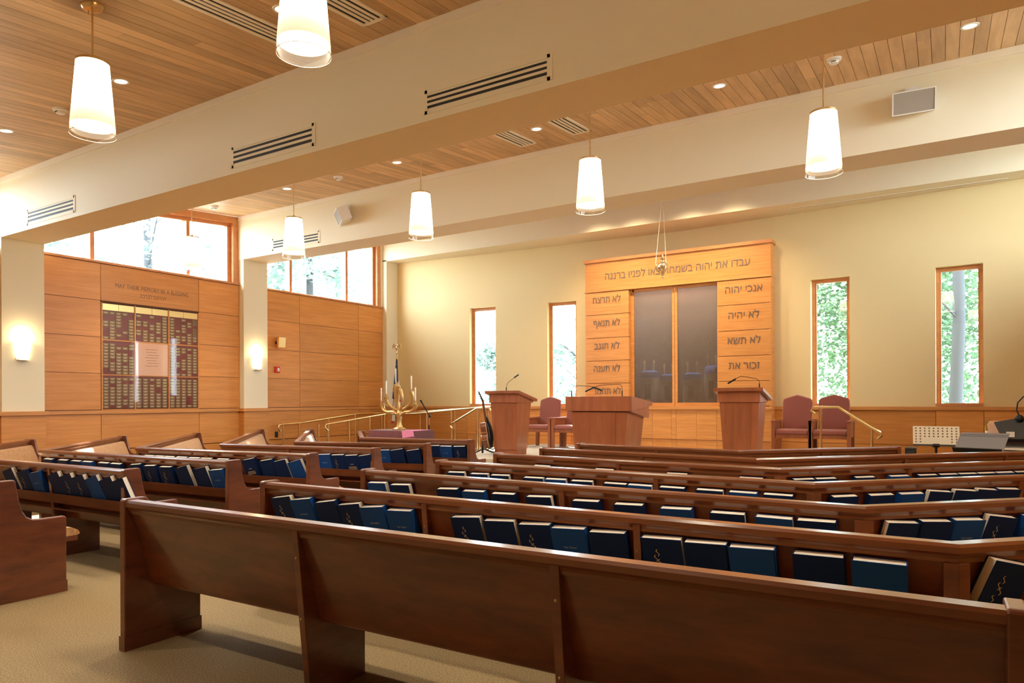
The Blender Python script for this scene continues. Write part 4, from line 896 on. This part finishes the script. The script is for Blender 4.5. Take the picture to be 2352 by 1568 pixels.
mn = thing('menorah', 'bronze seven branched menorah of curling horn arms with white candles', 'menorah', (-9.32, 10.75, 0.868)); mn.scale = (1.17, 1.17, 1.06)
MB().lathe([(0.12, 0), (0.12, 0.02), (0.06, 0.05), (0.042, 0.12), (0.040, 0.24), (0.055, 0.30), (0.03, 0.37)], 20).build('stem', 'bronze', mn, True)
def horn(pts, rr, name='arm'):
    m = MB(); 
    ps = [Vector(p) for p in pts]; sm = []; rs = []
    for i in range(len(ps) - 1):
        p0, p1, p2, p3 = ps[max(i - 1, 0)], ps[i], ps[i + 1], ps[min(i + 2, len(ps) - 1)]
        for q in range(5):
            t = q / 5; sm.append(0.5 * ((2 * p1) + (p2 - p0) * t + (2 * p0 - 5 * p1 + 4 * p2 - p3) * t * t + (3 * p1 - p0 - 3 * p2 + p3) * t ** 3)); rs.append(rr[i] + (rr[i + 1] - rr[i]) * t)
    sm.append(ps[-1]); rs.append(rr[-1]); return m.tube(sm, rs, 10).build(name, 'bronze', mn, True)
ARMS = [([(-0.02, 0, 0.27), (-0.12, -0.01, 0.335), (-0.25, -0.02, 0.335), (-0.35, -0.02, 0.39), (-0.385, -0.02, 0.49)], [0.03, 0.026, 0.030, 0.042, 0.052], True),
        ([(0.02, 0, 0.27), (0.12, 0.01, 0.335), (0.23, 0.02, 0.345), (0.32, 0.02, 0.40), (0.345, 0.02, 0.49)], [0.03, 0.026, 0.028, 0.036, 0.046], True),
        ([(-0.02, 0, 0.36), (-0.10, -0.06, 0.42), (-0.19, -0.08, 0.52), (-0.215, -0.08, 0.62)], [0.026, 0.022, 0.026, 0.044], True),
        ([(0.02, 0, 0.36), (0.12, 0.05, 0.43), (0.23, 0.06, 0.53), (0.25, 0.06, 0.63), (0.225, 0.06, 0.71)], [0.026, 0.022, 0.024, 0.028, 0.046], True),
        ([(-0.02, 0.03, 0.42), (-0.13, 0.08, 0.52), (-0.18, 0.10, 0.68), (-0.16, 0.10, 0.86)], [0.02, 0.018, 0.022, 0.044], True),
        ([(0.0, 0, 0.34), (-0.035, 0.0, 0.52), (-0.045, 0, 0.70), (-0.03, 0, 0.83)], [0.022, 0.030, 0.046, 0.050], False),
        ([(0.01, 0, 0.36), (0.08, -0.03, 0.46), (0.105, -0.05, 0.62), (0.06, -0.05, 0.76)], [0.018, 0.020, 0.028, 0.040], False)]
for pts, rr, cd in ARMS:
    a = horn(pts, rr); e = pts[-1]
    MB().lathe([(0.016, 0), (0.012, 0.03), (0.016, 0.06)], 10, e).build('candle_cup', 'bronze', a, True)
    if cd: MB().lathe([(0.011, 0.03), (0.011, 0.30), (0.003, 0.31)], 10, e).build('candle', 'candle', a, True)
    else: MB().lathe([(0.011, 0.03), (0.011, 0.06), (0.003, 0.064)], 10, e).build('candle', 'candle', a, True)
MB().ball((0, 0, 0.31), 0.05, 12, 8).build('knot', 'bronze', mn, True)

fl = thing('flag', 'furled national flag on a pole topped by a gilded eagle in the corner', 'flag', (-11.55, 13.25, 0.2))
MB().tube([(0, 0, 0.03), (0, 0, 2.42)], 0.014, 8).build('pole', 'bronze', fl); MB().lathe([(0.16, 0), (0.16, 0.03), (0.05, 0.06), (0.02, 0.10)], 20).build('base', 'bronze', fl, True)
eg = MB().ball((0, 0, 2.56), 0.045, 10, 6).build('eagle_body', 'silver_gilt', fl, True)
MB().ball((0.02, -0.01, 2.63), 0.025, 8, 6).build('eagle_head', 'silver_gilt', eg, True)
MB().lathe([(0.012, 2.40), (0.03, 2.44), (0.012, 2.48), (0.02, 2.52)], 10).build('finial_stem', 'silver_gilt', fl, True)
for s in (-1, 1): MB().prism([(0.02 * s, 2.60), (0.07 * s, 2.68), (0.13 * s, 2.64), (0.14 * s, 2.55), (0.10 * s, 2.60), (0.05 * s, 2.56)], lambda q, d: (q[0], d, q[1]), -0.012, 0.012).build('wing', 'silver_gilt', eg)
def drape(name, mt, a0, a1, r0, r1, z0, z1, parent):
    m = MB(); N_ = 10; rs = []
    for i in range(N_ + 1):
        t = i / N_; z = z1 + (z0 - z1) * t; rad = r0 + (r1 - r0) * t
        rs.append([(rad * (1 + 0.18 * math.sin(7 * a + 3 * t)) * math.cos(a), rad * (1 + 0.18 * math.sin(7 * a + 3 * t)) * math.sin(a), z) for a in [a0 + (a1 - a0) * k / 8 for k in range(9)]] + [(0.6 * rad * math.cos(a), 0.6 * rad * math.sin(a), z) for a in [a1 + (a0 - a1) * k / 8 for k in range(9)]])
    return m.rings(rs).build(name, mt, parent, True)
drape('gold_sleeve', 'flag_gold', R(175), R(250), 0.03, 0.09, 0.95, 2.32, fl)
fb = drape('flag_blue_field', 'flag_blue', R(250), R(335), 0.025, 0.12, 1.30, 2.28, fl)
for i in range(7):
    a = R(262 + 11 * (i % 6)); z = 2.15 - 0.11 * i; rr = (0.025 + 0.095 * (2.28 - z) / 0.98) * 1.17
    MB().ball((rr * math.cos(a), rr * math.sin(a), z), 0.012, 6, 4).build('star', 'flag_white', fb)
drape('flag_white_fold', 'flag_white', R(225), R(262), 0.035, 0.13, 0.75, 1.95, fl); drape('flag_red_fold', 'flag_red', R(200), R(230), 0.06, 0.14, 0.70, 1.55, fl)
drape('flag_white_fold', 'flag_white', R(318), R(365), 0.06, 0.15, 0.80, 1.75, fl)
for z0, z1 in ((0.95, 1.06), (1.22, 1.36), (1.50, 1.62)): drape('flag_stripe', 'flag_red', R(290), R(345), 0.162 - (z1 - 0.8) * 0.06, 0.162 - (z0 - 0.8) * 0.06, z0, z1, fl)
r = thing('microphone_stand', 'dark microphone stand rising behind the pink cloth', 'microphone stand', (-9.0, 11.3, 0))
MB().lathe([(0.14, 0), (0.14, 0.02), (0.02, 0.04)], 16).build('base', 'black', r, True); MB().tube([(0, 0, 0.03), (0, 0, 0.95)], 0.013, 8).build('lower_tube', 'black', r); MB().tube([(0, 0, 0.95), (0.02, 0, 1.12)], 0.009, 8).build('upper_tube', 'chrome', r)
MB().ball((0.02, 0, 1.13), 0.03, 8, 6).build('boom_clutch', 'black', r); MB().tube([(0.02, 0, 1.13), (-0.12, -0.05, 1.38)], 0.012, 8).build('boom', 'black', r); MB().tube([(-0.12, -0.05, 1.38), (-0.17, -0.06, 1.46)], [0.012, 0.02], 8).build('microphone', 'black', r)

# ------------------------------------------------------------------ guitar on its stand, small microphone
g = thing('guitar', 'brown acoustic guitar seen edge on, leaning in its stand by the lectern', 'guitar', (-7.40, 11.15, BIM + 0.12), R(26))
Gm = Matrix.Rotation(R(-9), 4, 'Y'); gx = lambda p: Gm @ Vector(p)
outl = []
for i in range(28):
    a = 2 * PI * i / 28; z = 0.25 + 0.25 * math.sin(a); w = (0.20 if math.sin(a) < 0 else 0.155) * abs(math.cos(a)) ** 0.55 * (1 - 0.28 * math.exp(-((z - 0.29) / 0.06) ** 2)); outl.append((w if math.cos(a) > 0 else -w, z))
def gp(q, d): return Gm @ Vector((d, q[0], q[1]))
MB().prism(outl, gp, -0.10, 0.0).build('body_side', 'guitar_side', g, True); MB().prism(outl, gp, 0.0, 0.012).build('binding_edge', 'guitar_top', g); MB().prism([(a * 0.97, b * 0.97 + 0.008) for a, b in outl], gp, 0.012, 0.03).build('shaded_soundboard', 'black', g)  # front coloured black to stand for the shadow lying on it
for z in (0.17, 0.31): B('binding', 'guitar_top', -0.101, -0.0, -0.205, -0.19, z, z + 0.008, g, xf=gx)
B('neck', 'guitar_side', -0.012, 0.022, -0.025, 0.025, 0.45, 0.93, g, xf=gx); B('fingerboard', 'black', 0.022, 0.028, -0.026, 0.026, 0.33, 0.93, g, xf=gx)
MB(gx).rings([[(-0.01, -0.03, 0.93), (0.02, -0.03, 0.93), (0.02, 0.03, 0.93), (-0.01, 0.03, 0.93)], [(-0.05, -0.038, 1.10), (-0.03, -0.038, 1.10), (-0.03, 0.038, 1.10), (-0.05, 0.038, 1.10)]]).build('headstock', 'black', g)
for i in range(3):
    for s in (-1, 1): MB(gx).ball((-0.025 - 0.012 * i, s * 0.045, 0.96 + 0.045 * i), 0.009, 6, 4).build('tuning_peg', 'chrome', g)
MB(gx).tube([(0.03, 0, 0.0), (0.075, 0, 0.2), (0.07, 0, 0.4), (0.03, 0, 0.6)], [0.02, 0.035, 0.03, 0.015], 8).build('strap', 'black', g, True)
r = thing('guitar_stand', 'black folding guitar stand on the platform', 'stand', (-7.40, 11.15, BIM))
MB().tube([(-0.16, -0.02, 0.02), (-0.14, -0.02, 0.48)], 0.02, 8).build('upright', 'black', r)
for x, y in ((-0.30, -0.12), (0.28, -0.14), (-0.05, 0.22)): MB().tube([(-0.15, 0, 0.10), (x, y, 0.015)], 0.014, 8).build('foot', 'black', r)
for s in (-1, 1): MB().tube([(-0.14, s * 0.03, 0.16), (0.0, s * 0.10, 0.085), (0.06, s * 0.10, 0.13)], 0.011, 8).build('cradle_arm', 'black', r)
for z in (0.34, 0.44): MB().ball((-0.165, -0.035, z), 0.022, 8, 6).build('clamp_knob', 'chrome', r)

# ------------------------------------------------------------------ music stands, piano corner
def music_stand(label, x, y, rz, tilt, w, h, z, mt, holes):
    r = thing('music_stand', label, 'music stand', (x, y, 0), rz, group='music stands by the piano')
    M2 = Matrix.Translation((0, 0, z)) @ Matrix.Rotation(tilt, 4, 'X'); xf = lambda p: M2 @ Vector(p)
    d = B('desk', mt, -w / 2, w / 2, 0, 0.006, 0, h, r, 0.002, xf=xf)
    B('lip', 'black', -w / 2, w / 2, -0.06, 0.006, -0.014, 0.0, r, xf=xf)
    if holes:
        me = MB().lathe([(0.011, -0.0012), (0.0005, -0.0013)], 12, caps=False); hm = None
        for i in range(10):
            for j in range(6):
                if j < 2 and 1 < i < 8: continue
                p = xf((-w / 2 + w * (i + 0.7) / 10.4, -0.004, 0.045 + (h - 0.06) * j / 5.4)); 
                if hm is None: o_ = me.build('hole', 'letter_dark', d); hm = o_.data
                else: o_ = link('hole', hm, d)
                o_.matrix_local = Matrix.Translation(p) @ Matrix.Rotation(tilt + PI / 2, 4, 'X')
    else:
        for q in (0.80, 0.88): B('crease', 'black', -w / 2, w / 2, -0.0015, 0.0, h * q, h * q + 0.005, d, xf=xf)
    MB().tube([(0, 0.02, 0.03), (0, 0.02, z)], 0.016, 8).build('post', 'black', r); B('hinge_block', 'black', -0.04, 0.04, -0.01, 0.05, z - 0.03, z + 0.02, r)
    for i in range(3):
        a = R(90 + 120 * i); MB().tube([(0, 0.02, 0.10), (0.28 * math.cos(a), 0.02 + 0.28 * math.sin(a), 0.012)], 0.011, 6).build('foot', 'black', r)
music_stand('perforated metal music stand standing upright by the pew wing', -0.10, 11.4, R(4), R(-14), 0.56, 0.27, 0.80, 'perforated', True)
music_stand('slate grey solid music stand tilted flat in front of the piano', 0.34, 10.22, R(-18), R(-52), 0.52, 0.36, 0.80, 'grey_metal', False)

pn = thing('piano', 'black digital piano with raised music rest at the edge of the picture', 'piano', (0.36, 10.75, 0))
B('key_bed', 'black_gloss', 0.0, 1.45, 0.0, 0.55, 0.66, 0.80, pn, 0.006); B('name_board', 'black_gloss', 0.0, 1.45, 0.38, 0.75, 0.80, 0.93, pn, 0.006)
MB().rings([[(x, -0.02, 0.80), (x, 0.38, 0.80), (x, 0.40, 0.90), (x, 0.10, 0.845)] for x in (-0.02, 0.03)]).build('cheek', 'black_gloss', pn)
B('key_slip', 'bronze', 0.05, 1.4, -0.012, 0.0, 0.70, 0.785, pn); B('fall_board', 'steel', 0.06, 1.39, 0.08, 0.36, 0.805, 0.825, pn)
wk = B('white_keys', 'pages', 0.06, 1.39, 0.01, 0.09, 0.80, 0.815, pn)
MB().rings([[(0.28, 0.50, 0.93), (1.30, 0.50, 0.93), (1.30, 0.52, 0.93), (0.28, 0.52, 0.93)], [(0.20, 0.60, 1.13), (1.38, 0.60, 1.13), (1.38, 0.62, 1.13), (0.20, 0.62, 1.13)], [(0.45, 0.63, 1.185), (1.15, 0.63, 1.185), (1.15, 0.65, 1.185), (0.45, 0.65, 1.185)]]).build('music_rest', 'black', pn)
B('label_card', 'pages', 0.33, 0.42, 0.488, 0.492, 0.94, 1.01, pn)
for x in (0.05, 1.34): B('leg', 'black_gloss', x, x + 0.06, 0.10, 0.60, 0, 0.66, pn, 0.004)
B('pedal_bar', 'black_gloss', 0.1, 1.35, 0.40, 0.46, 0.10, 0.22, pn)
r = thing('piano_lamp', 'black gooseneck lamp clipped to the piano music rest', 'lamp', (0.84, 11.36, 1.15))
MB().ball((0, 0, 0.035), 0.05, 10, 6).build('clip', 'black', r, True); MB().tube([(0, 0, 0.06), (-0.03, -0.01, 0.14), (-0.02, -0.02, 0.24), (0.04, -0.03, 0.32), (0.10, -0.04, 0.335)], 0.008, 8).build('neck', 'black', r, True); MB().tube([(0.08, -0.04, 0.335), (0.24, -0.05, 0.335)], [0.02, 0.026], 10).build('head', 'black', r, True)
r = thing('side_stand', 'low white topped stand beside the piano holding the pens', 'stand', (0.47, 11.85, 0))
B('stand_top', 'white_plastic', -0.16, 0.16, -0.14, 0.14, 0.885, 0.905, r); MB().tube([(0, 0, 0.03), (0, 0, 0.885)], 0.02, 8).build('post', 'black', r); MB().lathe([(0.16, 0), (0.16, 0.02), (0.03, 0.04)], 16).build('base', 'black', r, True)
r = thing('pen_cup', 'clear cup of green and yellow pens on the white stand', 'pen cup', (0.52, 11.85, 0.906))
MB().lathe([(0.03, 0), (0.034, 0.09), (0.031, 0.09), (0.027, 0.004)], 14).build('cup', 'white_plastic', r, True)
for i, (a, l, mt) in enumerate(((200, 0.16, 'yellow'), (260, 0.22, 'green'), (300, 0.24, 'green'), (340, 0.15, 'yellow'), (20, 0.17, 'yellow'), (100, 0.2, 'black'))):
    ca, sa = math.cos(R(a)), math.sin(R(a)); MB().tube([(0.008 * ca, 0.008 * sa, 0.01), (0.035 * ca, 0.035 * sa, l)], 0.011 if mt != 'black' else 0.004, 6).build('pen', mt, r)
r = thing('sheet_music', 'curling sheets of music leaning beside the piano rest', 'sheet music', (0.62, 11.66, 0.935))
MB().rings([[(-0.10, 0, 0), (0.05, 0, 0), (0.05, 0.004, 0), (-0.10, 0.004, 0)], [(-0.12, 0.04, 0.15), (0.05, 0.04, 0.15), (0.05, 0.044, 0.15), (-0.12, 0.044, 0.15)], [(-0.09, 0.12, 0.20), (0.07, 0.12, 0.20), (0.07, 0.124, 0.203), (-0.09, 0.124, 0.203)]]).build('sheet', 'pink_plate', r)
r = thing('floor_monitor', 'small black floor monitor behind the end of the front pew wing', 'speaker', (-0.42, 9.92, 0))
B('case', 'black', 0, 0.12, 0, 0.2, 0, 0.845, r, 0.01); B('mesh_front', 'dark_slot', 0.02, 0.1, -0.004, 0.0, 0.1, 0.8, r)

# ark wash lights hidden behind the far beam
for x in (-6.3, -5.45, -4.25, -3.4):
    r = thing('ark_spotlight', 'recessed spotlight behind the far beam, %s of four aimed at the ark' % ORD[[-6.3, -5.45, -4.25, -3.4].index(x)], 'spotlight', (x, 12.95, zc(12.95) - 0.02), group='hidden ark spotlights')
    MB().lathe([(0.05, -0.06), (0.07, 0.02)], 16).build('housing', 'black', r)
    light('ark_beam', 'SPOT', (x, 12.95, zc(12.95) - 0.09), 210, (1, 0.78, 0.50), aim=(x * 0.9 - 0.48, 14.1, 2.2), spot_size=R(105), spot_blend=1.0, shadow_soft_size=0.12)

# ------------------------------------------------------------------ trees outside
def tree(label, x, y, h, tr, crown, nleaf, lmat, seed, lean=0.0, ls=0.13):
    rn = random.Random(seed); r = thing('tree', label, 'tree', (x, y, -0.35), group='trees outside the windows')
    pts = []; rad = []
    for i in range(9):
        t = i / 8; pts.append((lean * t * h * 0.3 + 0.06 * math.sin(i * 1.3 + seed), 0.05 * math.cos(i * 1.7), h * t)); rad.append(tr * (1.15 - 0.75 * t))
    MB().tube(pts, rad, 12).build('trunk', 'bark', r, True)
    for i in range(5):
        t = 0.35 + 0.1 * i; b = Vector(pts[int(t * 8)]); a = rn.uniform(0, 2 * PI); e = b + Vector((math.cos(a) * h * 0.18, math.sin(a) * h * 0.18, h * 0.15))
        MB().tube([b, b.lerp(e, 0.5) + Vector((0, 0, 0.1)), e], [tr * 0.25, tr * 0.15, tr * 0.06], 6).build('branch', 'bark', r)
    cx_, cy_, cz_, rx, ry, rz_ = crown; m = MB(); m_ = 0
    clumps = []
    for i in range(max(8, nleaf // 90)):
        while True:
            v = Vector((rn.uniform(-1, 1), rn.uniform(-1, 1), rn.uniform(-1, 1)))
            if v.length < 1: break
        clumps.append(v)
    for i in range(nleaf):
        c = rn.choice(clumps); v = c + Vector((rn.gauss(0, 0.13), rn.gauss(0, 0.13), rn.gauss(0, 0.09)))
        p = Vector((cx_ + v.x * rx, cy_ + v.y * ry, cz_ + v.z * rz_)); s = ls * rn.uniform(0.6, 1.2)
        a = Vector((rn.gauss(0, 1), rn.gauss(0, 1), rn.gauss(0, 0.5))).normalized(); q = a.orthogonal().normalized() if rn.random() < 0.5 else a.cross(Vector((0, 0, 1))).normalized()
        m.add([p, p + a * s * 0.5 + q * s * 0.42, p + a * s, p + a * s * 0.5 - q * s * 0.42], [(0, 1, 2, 3)])
    m.build('foliage', lmat, r)
tree('grey trunked maple standing just outside the slit window beyond the piano', 0.20, 18.2, 14, 0.125, (0.4, 1.6, 5.8, 3.4, 1.6, 6.2), 24000, 'leaf', 5, 0.02, 0.13)
tree('leafy maple outside the slit window behind the two chairs', -3.4, 20.5, 14, 0.12, (0.8, 0, 6.2, 3.8, 1.8, 6.4), 26000, 'leaf', 8, 0.0, 0.14)
tree('leafy maple farther off behind the grey trunked tree', 2.0, 24, 14, 0.16, (-0.5, 0, 5.5, 5, 2, 5.8), 16000, 'leaf', 9, 0.0, 0.18)
tree('dense pale tree seen through the slit window next to the ark', -11.5, 24.0, 8, 0.18, (0, 0, 3.0, 2.8, 2, 2.9), 8000, 'leaf_haze', 11, 0.0, 0.2)
tree('thin pale tree seen through the slit window by the flag', -17.0, 27.0, 7, 0.15, (0, 0, 2.6, 2.4, 2, 2.4), 5000, 'leaf_haze', 12, 0.0, 0.2)
tree('dense tree crown filling the clerestory pane past the fire alarm', -21.0, 19.0, 10, 0.2, (0, 0, 6.6, 2.8, 3.4, 2.2), 6000, 'leaf_haze', 13, 0.0, 0.22)
tree('airy tree crown showing behind the farthest pendant lamp', -22.5, 13.4, 10, 0.2, (0, 0, 6.4, 2.2, 2.6, 2.0), 2200, 'leaf_haze', 14, 0.0, 0.22)
tree('thin tree crown at the first clerestory pane above the memorial board', -22.0, 9.3, 9, 0.16, (0, 0, 6.4, 1.5, 1.6, 1.5), 700, 'leaf_haze', 15, 0.0, 0.2)
